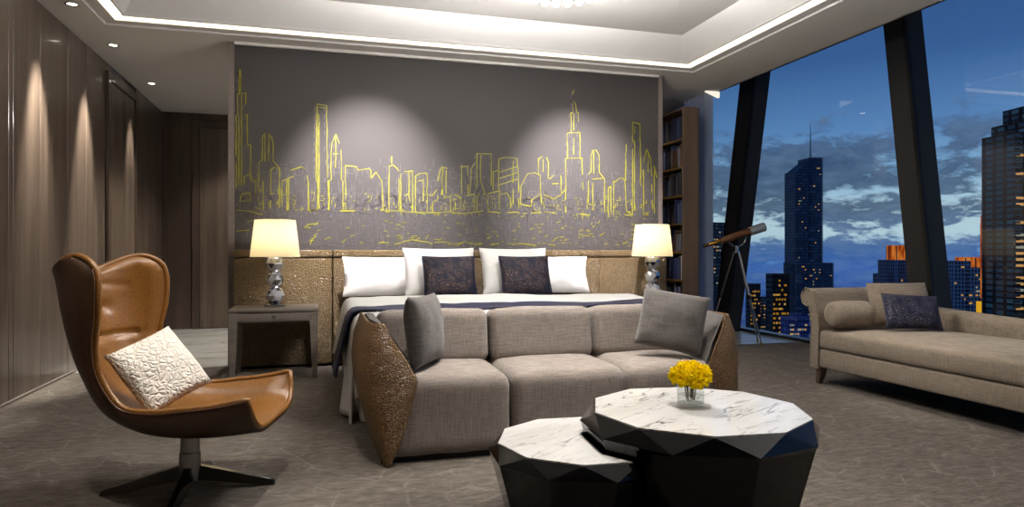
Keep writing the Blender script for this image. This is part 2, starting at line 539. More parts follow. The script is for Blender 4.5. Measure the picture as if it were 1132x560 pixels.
# ceiling with stepped tray, light slot and window pocket
bm = B()
x0, x1, y0, y1 = -1.75, 3.83, -1.7, 6.40
def rect(i, z):
    return [Vector((x0+i, y0+i, z)), Vector((x1-i, y0+i, z)), Vector((x1-i, y1-i, z)), Vector((x0+i, y1-i, z))]
outer = [Vector((XL, YF, ZC)), Vector((XR, YF, ZC)), Vector((XR, YB, ZC)), Vector((XL, YB, ZC))]
loft(bm, [outer, rect(0, ZC), rect(0, ZC+.03), rect(.012, ZC+.03), rect(.012, ZC+.015), rect(.10, ZC+.015), rect(.10, ZC+.075),
          rect(.175, ZC+.075), rect(.175, ZC+.03), rect(.195, ZC+.03), rect(.195, ZC+.055), rect(.33, ZT), rect(2.0, ZT)], cap=False)
f = [v for v in bm.verts if abs(v.co.z-ZT) < 1e-4][-4:]
bm.faces.new(f)
box(bm, XR-.02, XR, YF, YB, ZC, ZP)
box(bm, XR-.02, XG+.3, YF, YB, ZP, ZP+.1)
box(bm, XL-.3, XG+.3, YF-.2, YB+.2, ZP+.1, ZP+.2)
struct(mk(bm, 'ceiling', M['plaster'], smooth=False), 'pale plaster ceiling with a stepped tray', 'ceiling')
bm = B()
loft(bm, [rect(.115, ZC+.069), rect(.115, ZC+.074), rect(.16, ZC+.074), rect(.16, ZC+.069), rect(.115, ZC+.069)], cap=False)
o = mk(bm, 'cove_light', M['led'], smooth=False)
tag(o, 'glowing light strip running round the slot of the ceiling tray', 'light strip')

def boards(bm, a0, a1, fn, seams, gap=.006):
    e = [a0]+[s for s in seams if a0 < s < a1]+[a1]
    for p, q in zip(e, e[1:]):
        fn(bm, p+gap/2, q-gap/2)

# left wall: vertical boards and a recessed door
rng = random.Random(3)
seams = [5.45, 5.52, 6.0, 6.58, 7.05]
y = 5.45
while y > YF:
    y -= rng.choice([.42, .5, .58, .62])
    seams.insert(0, y)
bm = B()
box(bm, XL-.2, XL-.012, YF, YB, 0, ZP)
boards(bm, YF, 7.62, lambda b, p, q: box(b, XL-.012, XL, p, q, 0, ZC, .002), sorted(seams))
boards(bm, 8.78, YB, lambda b, p, q: box(b, XL-.012, XL, p, q, 0, ZC, .002), [9.2, 9.28, 9.72])
struct(mk(bm, 'wall_left', M['wall_wood'], smooth=False), 'wall of dark brown vertical wood panels', 'wall')

def door(name, label, xform, w, h):
    d = thing(name, label, 'door')
    d['kind'] = 'structure'
    d.matrix_world = xform
    bm = B()
    box(bm, 0, .09, -.03, 0, 0, h+.09, .004)
    box(bm, w-.09, w, -.03, 0, 0, h+.09, .004)
    box(bm, .09, w-.09, -.03, 0, h, h+.09, .004)
    mk(bm, 'door_frame', M['dark_wood'], d, smooth=False)
    bm = B()
    box(bm, .095, w/2-.003, -.012, 0, .01, h-.006, .003)
    box(bm, w/2+.003, w-.095, -.012, 0, .01, h-.006, .003)
    box(bm, .15, w/2-.06, -.016, -.01, .1, h-.1, .002)
    box(bm, w/2+.06, w-.15, -.016, -.01, .1, h-.1, .002)
    mk(bm, 'door_leaf', M['wall_wood'], d, smooth=False)
    return d
door('door_1', 'dark wood door set in the long panelled left wall', Matrix.Translation((XL+.0, 7.63, 0)) @ Matrix.Rotation(PI/2, 4, 'Z'), 1.14, 2.80)
bm = B()
box(bm, XL-.2, XG+.3, YB+.012, YB+.2, 0, ZP)
boards(bm, XL, -1.72, lambda b, p, q: box(b, p, q, YB, YB+.012, 0, ZC, .002), [-2.03])
boards(bm, -.62, XR+.9, lambda b, p, q: box(b, p, q, YB, YB+.012, 0, ZC, .002), [-.1, .5, 1.1, 1.7, 2.3, 2.9, 3.5, 4.1, 4.7])
struct(mk(bm, 'wall_back', M['dark_wood'], smooth=False), 'dark wood wall closing the stone passage', 'wall')
door('door_2', 'dark wood door at the end of the stone passage', Matrix.Translation((-1.71, YB, 0)), 1.08, 2.78)
bm = B(); box(bm, XL-.2, XG+.3, YF-.2, YF, 0, ZP)
struct(mk(bm, 'wall_front', M['dark_wood'], smooth=False), 'plain wall facing the bed', 'wall')
bm = B()
box(bm, XL-.002, XL+.01, YF, 7.62, 0, .022, .003)
struct(mk(bm, 'baseboard_left', M['speckle'], smooth=False), 'slim stone skirting under the wood wall', 'baseboard')

# partition wall with the skyline mural
WX0, WX1 = -.815, 3.565
bm = B(); box(bm, WX0+.01, WX1-.01, YM+.01, YM+.3, 0, ZC)
struct(mk(bm, 'wall_center', M['plaster'], smooth=False), 'partition wall behind the bed', 'wall')
for n, a, b in (('trim_1', WX0, WX0+.055), ('trim_2', WX1-.05, WX1)):
    bm = B(); box(bm, a, b, YM-.012, YM+.3, 0, ZC-.001, .003)
    struct(mk(bm, n, M['speckle'], smooth=False), 'speckled stone edge strip at the %s end of the mural wall' % ('left' if n[-1] == '1' else 'right'), 'trim')
bm = B(); box(bm, WX0+.055, WX1-.05, YM-.03, YM+.01, ZC-.026, ZC-.001, .003)
struct(mk(bm, 'trim_3', M['trim_white'], smooth=False), 'thin white moulding along the top of the mural', 'trim')

MURAL = [[(-0.746,1.636),(-0.746,2.296),(-0.731,2.297),(-0.731,2.495),(-0.719,2.496),(-0.719,2.719),(-0.708,2.72),(-0.708,2.505),(-0.665,2.507),(-0.665,2.309),(-0.65,2.309),(-0.65,2.036),(-0.623,2.037),(-0.623,1.705)],[(-0.7,2.489),(-0.7,1.662)],[(-0.723,2.281),(-0.723,1.661)],[(-0.739,1.661),(-0.677,1.679),(-0.677,1.745),(-0.623,1.772),(-0.599,1.706),(-0.576,1.715),(-0.576,1.59)],[(-0.715,1.521),(-0.692,1.588),(-0.63,1.597),(-0.623,1.523),(-0.715,1.521)],[(-0.552,1.624),(-0.552,1.874),(-0.521,1.9),(-0.521,2.108),(-0.498,2.143),(-0.466,2.144),(-0.443,2.112),(-0.427,2.046),(-0.427,1.895),(-0.371,1.83),(-0.371,1.461)],[(-0.498,2.126),(-0.498,1.893)],[(-0.466,2.128),(-0.466,1.894)],[(-0.513,1.709),(-0.513,1.442)],[(-0.45,1.46),(-0.45,1.811),(-0.419,1.837),(-0.371,1.822)],[(-0.347,1.478),(-0.347,1.713),(-0.308,1.731),(-0.308,1.445)],[(-0.292,1.446),(-0.292,1.74),(-0.251,1.758)],[(-0.268,1.817),(-0.219,1.835),(-0.179,1.854),(-0.147,1.838),(-0.13,1.77),(-0.114,1.703),(-0.114,1.449),(-0.049,1.45)],[(-0.033,1.45),(-0.033,2.446),(0.049,2.434),(0.058,1.759)],[(-0.018,1.467),(-0.018,2.421),(0.041,2.412)],[(-0.049,1.722),(-0.041,2.42)],[(0.066,1.725),(0.066,1.452)],[(0.074,1.452),(0.074,1.726),(0.091,1.743),(0.091,1.983),(0.099,2.086),(0.132,2.173),(0.165,2.089),(0.182,2.021),(0.182,1.746),(0.199,1.729),(0.199,1.454)],[(0.132,2.156),(0.132,1.856)],[(0.107,1.983),(0.157,1.985)],[(0.224,1.454),(0.224,1.876),(0.324,1.871),(0.341,1.837),(0.4,1.848),(0.443,1.858),(0.46,1.824),(0.46,1.763),(0.511,1.825),(0.563,1.74),(0.571,1.609),(0.571,1.452)],[(0.632,1.461),(0.632,1.882),(0.666,1.9),(0.71,1.867),(0.727,1.841),(0.727,1.463)],[(0.658,1.918),(0.658,1.979)],[(0.745,1.481),(0.745,1.815),(0.78,1.834),(0.824,1.844),(0.859,1.845),(0.859,1.757),(0.859,1.448)],[(0.824,1.835),(0.824,1.632)],[(0.78,1.605),(0.815,1.623),(0.832,1.553)],[(0.885,1.439),(0.885,1.793),(0.921,1.821),(0.983,1.832),(1.001,1.815),(1.001,1.441)],[(0.921,1.75),(0.965,1.76),(0.965,1.556)],[(1.01,1.619),(1.054,1.611),(1.099,1.666),(1.108,1.755),(1.135,1.881),(1.153,1.9),(1.153,1.623)],[(1.144,1.622),(1.162,1.891),(1.199,1.883),(1.299,1.914),(1.345,1.925),(1.345,1.636)],[(1.345,1.906),(1.409,1.909),(1.409,1.638)],[(1.427,1.638),(1.446,1.892),(1.483,1.948)],[(1.19,1.865),(1.19,1.632)],[(1.501,1.476),(1.501,2.039),(1.651,2.045),(1.651,1.725)],[(1.539,2.022),(1.539,1.768),(1.585,1.633)],[(1.162,1.587),(1.235,1.606),(1.235,1.463)],[(1.28,1.473),(1.28,1.625),(1.335,1.6),(1.335,1.483),(1.381,1.483),(1.4,1.619),(1.474,1.639),(1.474,1.476)],[(1.054,1.451),(1.054,1.54),(1.108,1.577)],[(1.614,1.478),(1.614,1.642),(1.736,1.673),(1.736,1.48)],[(1.755,1.637),(1.812,1.656),(1.85,1.602),(1.85,1.501)],[(0.589,1.452),(0.719,1.454),(0.876,1.439),(1.01,1.441),(1.226,1.454),(1.363,1.438),(1.567,1.468)],[(1.614,1.46),(1.745,1.453)],[(1.822,1.454),(2.023,1.467)],[(2.101,1.459),(2.179,1.46)],[(2.238,1.47),(2.347,1.453)],[(-0.739,1.438),(-0.638,1.431),(-0.521,1.4)],[(-0.098,1.449),(-0.049,1.45)],[(0.174,1.445),(0.307,1.447)],[(2.598,1.457),(2.72,1.44)],[(3.115,1.456),(3.199,1.447)],[(1.727,1.682),(1.727,1.993),(1.783,2.013),(1.917,2.009),(1.936,1.825),(1.936,1.502)],[(1.67,1.863),(1.727,1.883)],[(1.67,1.863),(1.67,1.68)],[(1.736,1.865),(1.917,1.926)],[(1.736,1.801),(1.917,1.862)],[(1.736,1.737),(1.917,1.797)],[(1.879,1.98),(1.879,1.547)],[(1.956,1.54),(1.965,1.734),(2.004,1.809),(2.033,1.856),(2.111,1.868),(2.169,1.842),(2.179,1.553)],[(1.965,1.54),(2.072,1.523),(2.082,1.598),(2.169,1.646)],[(2.15,1.86),(2.15,2.009),(2.189,2.038),(2.238,2.031),(2.258,1.976),(2.258,1.817)],[(2.199,2.011),(2.199,1.88)],[(2.268,1.808),(2.317,1.847),(2.397,1.849),(2.397,1.652)],[(2.209,1.647),(2.317,1.603),(2.397,1.652),(2.437,1.7)],[(2.297,1.762),(2.367,1.764)],[(2.447,1.464),(2.447,2.03),(2.467,2.03),(2.467,2.294),(2.507,2.306),(2.507,2.504),(2.527,2.505),(2.527,2.703),(2.537,2.742)],[(2.639,1.705),(2.628,2.036),(2.608,2.036),(2.608,2.301),(2.588,2.31),(2.588,2.508),(2.568,2.517),(2.557,2.601),(2.537,2.628)],[(2.467,2.294),(2.608,2.301)],[(2.447,2.03),(2.628,2.036)],[(2.537,2.496),(2.537,2.08)],[(2.7,1.421),(2.7,1.877),(2.73,1.897),(2.73,2.069),(2.751,2.127),(2.792,2.129),(2.823,2.073),(2.823,1.901),(2.885,1.826),(2.885,1.471)],[(2.761,2.108),(2.761,1.879)],[(2.751,1.784),(2.751,1.498)],[(2.751,1.822),(2.864,1.835)],[(2.926,1.443),(2.926,1.731),(2.957,1.751),(2.957,1.463)],[(2.989,1.444),(2.989,1.81)],[(2.989,1.791),(3.052,1.84),(3.104,1.842),(3.125,1.785),(3.136,1.495),(3.199,1.457)],[(3.21,1.448),(3.21,2.446),(3.295,2.432),(3.306,1.77)],[(3.231,1.506),(3.231,2.399)],[(3.125,1.814),(3.136,2.201)],[(3.338,1.479),(3.338,2.015),(3.359,2.094),(3.381,2.163),(3.424,2.057),(3.435,1.872),(3.445,1.529)],[(3.392,2.114),(3.392,1.919)],[(3.467,1.481),(3.467,1.98),(3.5,1.864),(3.521,1.864)],[(0.546,1.146),(0.632,1.146)],[(0.762,1.156),(0.85,1.174),(0.983,1.157),(1.054,1.139)],[(1.072,1.148),(1.18,1.157),(1.28,1.131),(1.381,1.158),(1.455,1.132)],[(1.474,1.132),(1.557,1.141)],[(1.642,1.132),(1.736,1.142)],[(1.869,1.133),(1.956,1.142),(2.121,1.124)],[(2.258,1.134),(2.337,1.125)],[(-0.098,1.126),(-0.082,1.177),(-0.049,1.195)],[(0.19,1.145),(0.232,1.179)],[(0.684,1.129),(0.754,1.147)],[(-0.739,1.248),(-0.638,1.257)],[(-0.122,1.313),(-0.041,1.322)]]
bm = B(); box(bm, WX0+.056, WX1-.051, YM-.004, YM+.008, .02, ZC-.027)
mur = mk(bm, 'skyline_mural', M['mural'], smooth=False)
tag(mur, 'grey wall mural of a city skyline drawn in yellow outlines above the headboard', 'mural')
def ribbon(bm, p, q, w, y0, y1):
    d = Vector((q[0]-p[0], 0, q[1]-p[1]))
    if d.length < 1e-4:
        return
    d.normalize()
    n = Vector((-d.z, 0, d.x))*w/2
    e = d*w*.4
    a, b = Vector((p[0], 0, p[1]))-e, Vector((q[0], 0, q[1]))+e
    pts = [(v.x, v.z) for v in (a-n, b-n, b+n, a+n)]
    prism(bm, pts, 'y', y0, y1)
rng = random.Random(11)
bm = B(); rel = B()
def wob(p):
    return (min(max(p[0]+rng.uniform(-.0025, .0025), WX0+.07), WX1-.07), p[1]+rng.uniform(-.0025, .0025))
for pl in MURAL:
    for p, q in zip(pl, pl[1:]):
        L = math.hypot(q[0]-p[0], q[1]-p[1])
        k = max(1, int(L/.07))
        prev = p
        for s in range(1, k+1):
            u = s/k
            nx = wob((p[0]+(q[0]-p[0])*u, p[1]+(q[1]-p[1])*u))
            if rng.random() > .07:
                ribbon(bm, wob(prev), nx, rng.uniform(.005, .0105), YM-.009, YM-.003)
            prev = nx
            off = .02
            if rng.random() < .8:
                ribbon(rel, (prev[0]-off, prev[1]-.01), (prev[0]-off, prev[1]-.05), .006, YM-.0075, YM-.003)
# fine relief inside the buildings and the mirrored bank below the waterline
for k in range(3200):
    x = rng.uniform(WX0+.1, WX1-.1)
    zt = 1.9 if rng.random() < .25 else 1.62
    if k % 3:
        zz = rng.uniform(1.42, zt)
    else:
        zz = rng.uniform(1.09, 1.42)
    if rng.random() < .6:
        ribbon(rel, (x, zz), (x, zz+rng.uniform(.02, .08)), .005, YM-.0075, YM-.003)
    else:
        ribbon(rel, (x, zz), (min(x+rng.uniform(.02, .07), WX1-.08), zz), .005, YM-.0075, YM-.003)
for k in range(130):
    x = rng.uniform(WX0+.1, WX1-.15); zz = rng.uniform(1.12, 1.36)
    ribbon(bm, (x, zz), (x+rng.uniform(.01, .05), zz+rng.choice([0, 0, .02])), .006, YM-.008, YM-.003)
for k in range(260):
    x = rng.uniform(WX0+.1, WX1-.15); zz = rng.uniform(1.40, 1.62)
    if rng.random() < .5:
        ribbon(bm, (x, zz), (x+rng.uniform(.008, .03), zz), .006, YM-.008, YM-.003)
    else:
        ribbon(bm, (x, zz), (x, zz+rng.uniform(.008, .04)), .006, YM-.008, YM-.003)
mk(bm, 'yellow_outline', M['mural_line'], mur, smooth=False)
mk(rel, 'silver_relief', M['mural_relief'], mur, smooth=False)

# ------------------------------------------------------------------ windows
cuts = [YF, -.6, 2.0, 5.0, 7.6, YB]
for k, (a, b) in enumerate(zip(cuts, cuts[1:])):
    w = thing('window_%d' % (k+1), ['glass wall bay behind the viewer', 'glass wall bay beside the viewer', 'glass wall bay at the right edge behind the long daybed',
              'glass wall bay between the two slanted dark columns', 'glass wall bay beyond the telescope and curtain'][k], 'window', (XG, a, 0))
    w['kind'] = 'structure'
    bm = B(); box(bm, 0, .012, .006, b-a-.006, .03, ZP-.02)
    mk(bm, 'pane', M['pane'], w, smooth=False)
    bm = B()
    box(bm, -.02, .05, 0, b-a, 0, .03, .003)
    box(bm, -.02, .05, 0, b-a, ZP-.03, ZP, .003)
    mk(bm, 'window_frame', M['bronze'], w, smooth=False)

def column(name, label, yt_near, yt_far, yb_near, yb_far):
    """slanted brace standing just inside the glass, chamfered on its far front edge"""
    c = thing(name, label, 'column')
    c['kind'] = 'structure'
    bm = B(); ed = B()
    xf, xb = 5.15, 5.36
    def ring(yn, yf, z):
        ch = .05
        return [(xf, yn, z), (xb, yn, z), (xb, yf+.02, z), (xf+ch*1.2, yf, z), (xf, yf-ch, z)]
    loft(bm, [ring(yb_near, yb_far, 0), ring(yt_near, yt_far, ZP)])
    mk(bm, 'column_casing', M['bronze'], c, smooth=False)
    # raised dark seams on the front corner and down the face
    def bar(o, w):
        loft(ed, [[(xf-.012, yb_near+o, 0), (xf+.02, yb_near+o, 0), (xf+.02, yb_near+o+w, 0), (xf-.012, yb_near+o+w, 0)],
                  [(xf-.012, yt_near+o, ZP), (xf+.02, yt_near+o, ZP), (xf+.02, yt_near+o+w, ZP), (xf-.012, yt_near+o+w, ZP)]])
    bar(-.012, .035)
    mk(ed, 'column_seam', M['black_metal'], c, smooth=False)
column('trim_4', 'slanted dark column behind the telescope', 7.13, 7.50, 7.80, 8.15)
column('trim_5', 'slanted dark column behind the daybed backrest', 5.00, 5.29, 4.60, 4.89)
# ------------------------------------------------------------------ headboard
hb = thing('headboard', 'wide pebbled brown leather headboard running behind the bed and both nightstands', 'headboard', (0, 0, 0))
for (a, b, yf) in ((-.755, .10, 6.47), (.105, 2.765, 6.44), (2.77, 3.55, 6.47)):
    bm = B(); box(bm, a, b, yf, YM-.008, .02, 1.0, .018, 3)
    mk(bm, 'leather_panel', M['head_leather'], hb)
    bm = B(); box(bm, a, b, yf-.006, YM-.008, 1.004, 1.075, .018, 3)
    mk(bm, 'top_roll', M['head_leather'], hb)

# ------------------------------------------------------------------ bed
BX, HW = 1.40, 1.20
Y0, Y1 = 4.24, 6.43
bed = thing('bed', 'wide white upholstered bed against the leather headboard', 'bed', (BX, 0, 0))
bm = B(); box(bm, -HW+.03, HW-.03, Y0+.02, Y1, 0.0, .30, .02, 2)
mk(bm, 'base', M['base_white'], bed)
bm = B(); box(bm, -HW+.02, HW-.02, Y0+.03, Y1, .305, .63, .06, 4)
mk(bm, 'mattress', M['linen'], bed)

def drape(name, ya, yb, ztop, hw, drop, mats, parent=None, flare=.05, rip=.02, k=11., foot=0., puff=.015, thick=.012, seed=0., band=None, nu=96, nv=40, rad=.06, corner=False):
    """cloth laid over the bed: flat top, rounded shoulder, rippled hanging sides (drop(y) long)"""
    bm = B()
    topl = hw-rad
    def P(u, v):
        y = ya+(yb-ya)*v
        D = drop(y)
        arc = rad*PI/2
        tot = topl+arc+D
        s = (2*u-1)
        a = abs(s)*tot
        sg = 1 if s >= 0 else -1
        wx = (1 if s >= 0 else -1)*min(a, topl)
        wr = noise.noise(Vector((wx*2.5, y*3.3, 5.)))*.016 + noise.noise(Vector((wx*7, y*7, 9.)))*.005
        zz = ztop
        if foot:
            e = max(0., min(1., (foot-(y-ya))/foot)) if y-ya < foot else 0.
            zz -= rad*.8*e*e
        if a < topl:
            x, z = a, zz+wr
        elif a < topl+arc:
            th = (a-topl)/rad
            x, z = topl+rad*math.sin(th), zz-rad*(1-math.cos(th))+wr*math.cos(th)
        else:
            q = a-topl-arc
            f = q/max(D, .01)
            cal = 1. if not corner else max(0., min(1., (4.75-y)/.25))
            rp = (math.sin(y*k+seed+sg)+.5*math.sin(y*k*2.3+seed*2))*rip*f*cal
            x, z = topl+rad+flare*f+rp+.008, zz-rad-q
        return Vector((BX+sg*x, y+ (noise.noise(Vector((s*6, seed, 1.)))*.008 if v in (0, 1) else 0), z))
    vs = grid(bm, P, nu, nv)
    if band:
        for f in bm.faces:
            yy = sum(v.co.y for v in f.verts)/len(f.verts)
            if yy < ya+band:
                f.material_index = 1
    o = mk(bm, name, mats, parent, recalc=False)
    md = o.modifiers.new('thickness', 'SOLIDIFY'); md.thickness = thick; md.offset = 1
    return o

def cov_drop(y):
    t_ = max(0., min(1., (5.05-y)/.7))
    return .30+.27*t_*t_*(3-2*t_)
cov = drape('bed_coverlet', Y0-.01, 5.66, .654, HW, cov_drop, [M['linen']], flare=.03, rip=.028, k=17, foot=.12, corner=True, puff=.008, seed=2.2, nv=70)
tag(cov, 'white bed coverlet hanging down the sides of the bed with a long front corner', 'bedspread')
# the foot-side fall of the coverlet, behind the sofa
bm = B()
grid(bm, lambda u, v: Vector((BX-HW+.0+2*HW*u, Y0-.02-.012*math.sin(u*40)*v-.01*v, .585-.42*v)), 60, 10)
o = mk(bm, 'foot_fall', M['linen'], recalc=False); md = o.modifiers.new('t', 'SOLIDIFY'); md.thickness = .01; o.parent = cov

bl = drape('folded_blanket', 4.72, 5.62, .676, HW+.022, lambda y: .30+.03*math.sin(y*5), [M['linen']], flare=.06, rip=.012, k=9, puff=.02, seed=5.1, nv=50)
tag(bl, 'white top blanket with a navy border spread across the bed below the pillows', 'blanket')
nb = drape('navy_border', 4.38, 4.722, .675, HW+.026, lambda y: .335+.05*(4.72-y), [M['navy']], bl, flare=.075, rip=.012, k=9, puff=.012, seed=5.1, nv=18)
nb['label'] = 'navy satin border'

# pillows on the bed
def bed_pillow(name, label, cat, group, x, y, z, w, h, t_, tilt, yaw, mat, seed, cord=None, pinch=.06, wr=.012, roll=0):
    o = mk(pillow_bm(w, h, t_, 26, pinch, seed, wr), name, mat, None, (x, y, z), (R(-tilt), R(roll), R(yaw)), angle=80)
    tag(o, label, cat, group)
    if cord:
        mk(edge_cord(w, h, pinch, .006), 'edge_cord', cord, o)
    return o
bed_pillow('white_pillow', 'white sleeping pillow at the left end of the bed, nearest the left nightstand', 'pillow', 'sleeping pillows', .67, 6.22, .835, .98, .37, .2, 14, 0, M['linen'], 1, pinch=.045)
bed_pillow('white_pillow', 'white sleeping pillow at the right end of the bed, nearest the right nightstand', 'pillow', 'sleeping pillows', 2.06, 6.22, .835, .98, .37, .2, 14, 0, M['linen'], 4, pinch=.045)
bed_pillow('square_pillow', 'square white pillow propped behind the left navy flowered cushion', 'pillow', 'square pillows', 1.03, 6.0, .875, .66, .46, .17, 18, 3, M['linen'], 7, pinch=.05)
bed_pillow('square_pillow', 'square white pillow propped behind the right navy flowered cushion', 'pillow', 'square pillows', 1.73, 6.0, .875, .66, .46, .17, 18, 3, M['linen'], 9, pinch=.05)
bed_pillow('flowered_cushion', 'left of the two navy flowered cushions standing on the white bed', 'cushion', 'navy cushions on the bed', 1.08, 5.80, .842, .47, .37, .14, 20, 2, M['floral'], 12, M['navy'], .05)
bed_pillow('flowered_cushion', 'right of the two navy flowered cushions standing on the white bed', 'cushion', 'navy cushions on the bed', 1.77, 5.80, .842, .47, .37, .14, 20, 2, M['floral'], 15, M['navy'], .05)

# ------------------------------------------------------------------ nightstands and lamps
def nightstand(x, label):
    t_ = thing('nightstand', label, 'nightstand', (x, 5.9, 0), group='nightstands')
    w, d, h = .71, .5, .585
    bm = B(); box(bm, -w/2, w/2, 0, d, h-.028, h, .004, 2); mk(bm, 'table_top', M['grey_oak'], t_)
    bm = B(); box(bm, -w/2+.012, w/2-.012, .018, d, h-.115, h-.028, .003); mk(bm, 'drawer_box', M['grey_oak'], t_)
    bm = B(); box(bm, -w/2+.055, w/2-.055, 0.006, .024, h-.106, h-.036, .003, 2); dr = mk(bm, 'drawer', M['grey_oak'], t_)
    bm = B(); box(bm, -.018, .018, -.006, .01, h-.082, h-.06, .003, 2); mk(bm, 'handle', M['steel'], dr)
    for sx in (-1, 1):
        for (yy, ys) in ((0.004, 1), (d-.05, -1)):
            bm = B()
            a, b = sx*(w/2-.002), sx*(w/2-.075)
            c_, e = sx*(w/2-.012), sx*(w/2-.05)
            lo = [(c_, yy, 0), (e, yy, 0), (e, yy+.035, 0), (c_, yy+.035, 0)]
            hi = [(a, yy, h-.03), (b, yy, h-.03), (b, yy+.046, h-.03), (a, yy+.046, h-.03)]
            loft(bm, [lo, hi]); mk(bm, 'leg', M['grey_oak'], t_, smooth=False)
nightstand(-.375, 'grey wood nightstand left of the bed under the left lamp')
nightstand(3.195, 'grey wood nightstand right of the bed under the right lamp')

LAMP_W = 5.8
def lamp(x, label):
    t_ = thing('table_lamp', label, 'lamp', (x, 6.13, .586), group='crystal bedside lamps')
    bm = B(); box(bm, -.085, .085, -.085, .085, 0, .024, .004, 2); mk(bm, 'base', M['chrome'], t_)
    for k, zz in enumerate((.095, .232, .369)):
        bm = B()
        # faceted cut ball: three rings of flat facets
        n = 8
        rings = []
        for (r, dz, off) in ((.034, -.069, 0), (.066, -.043, .5), (.080, 0, 0), (.066, .043, .5), (.034, .069, 0)):
            rings.append([bm.verts.new((r*math.cos(2*PI*(q+off)/n), r*math.sin(2*PI*(q+off)/n), zz+dz)) for q in range(n)])
        for i in range(4):
            A, Bv = rings[i], rings[i+1]
            for q in range(n):
                if i % 2 == 0:
                    bm.faces.new([A[q], A[(q+1) % n], Bv[q]]); bm.faces.new([Bv[q], A[(q+1) % n], Bv[(q+1) % n]])
                else:
                    bm.faces.new([A[q], Bv[(q+1) % n], Bv[q]]); bm.faces.new([A[q], A[(q+1) % n], Bv[(q+1) % n]])
        bm.faces.new(rings[0]); bm.faces.new(rings[4])
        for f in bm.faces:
            f.material_index = 1 if hash((round(f.calc_center_median().x*997), round(f.calc_center_median().z*997))) % 5 < 2 else 0  # scattered darker facets: sparkle contrast put into the material
        mk(bm, 'crystal_ball', [M['crystal'], M['crystal_painted_dark']], t_, smooth=False)
    bm = B(); tube(bm, [(0, 0, .02), (0, 0, .66)], .008, 10); mk(bm, 'stem', M['chrome'], t_)
    bm = B()
    lathe(bm, [(.205, .425), (.168, .745)], 48)
    sh = mk(bm, 'lamp_shade', M['shade'], t_, recalc=False)
    bm = B()
    for (r, zz) in ((.205, .425), (.168, .745)):
        bm = B()
        tube(bm, [(r*math.cos(2*PI*k/40), r*math.sin(2*PI*k/40), zz) for k in range(41)], .0025, 6, cap=False)
        mk(bm, 'shade_ring', M['chrome'], sh)
    bm = B()
    for k in range(3):
        a = 2*PI*k/3
        tube(bm, [(0, 0, .655), (.168*math.cos(a), .168*math.sin(a), .745)], .002, 6)
    mk(bm, 'shade_frame', M['chrome'], sh)
    bm = B(); lathe(bm, [(0, .50), (.022, .515), (.03, .54), (.022, .575), (.012, .60), (0, .60)], 16, (.03, 0)); bu = mk(bm, 'bulb', M['globe'], t_)
    ld = bpy.data.lights.new('lamp_light', 'POINT'); ld.energy = LAMP_W; ld.color = (1., .80, .50); ld.shadow_soft_size = .05
    lo = bpy.data.objects.new('lamp_light', ld); C.objects.link(lo); lo.parent = t_; lo.location = (0, 0, .61)

lamp(-.38, 'lit table lamp of three crystal balls on the left nightstand')
lamp(3.20, 'lit table lamp of three crystal balls on the right nightstand')

# ------------------------------------------------------------------ sofa
sf = thing('sofa', 'low grey three-seat sofa with pebbled leather arms at the foot of the bed', 'sofa', (1.285, 0, 0))
for i, cx in enumerate((-.665, 0, .665)):
    w = .648
    bm = softbox(w, .70, .40, .062, 5, .02, 8, i, .004)
    mk(bm, 'seat_cushion', M['sofa_fab'], sf, (cx if i == 1 else cx*.99, 3.71, .022), angle=60)
    bm = softbox(w-.004, .2, .31, .05, 4, .012, 8, i+5, .004)
    mk(bm, 'back_cushion', M['sofa_fab'], sf, (cx if i == 1 else cx*.99, 3.915, .40), (R(-9), 0, 0), angle=60)
bm = B(); box(bm, -1.0, 1.0, 3.40, 4.12, 0, .03); mk(bm, 'plinth', M['black_metal'], sf, smooth=False)
bm = B(); box(bm, -1.0, 1.0, 4.03, 4.17, .03, .66, .04, 3); mk(bm, 'back_panel', M['pebble'], sf)
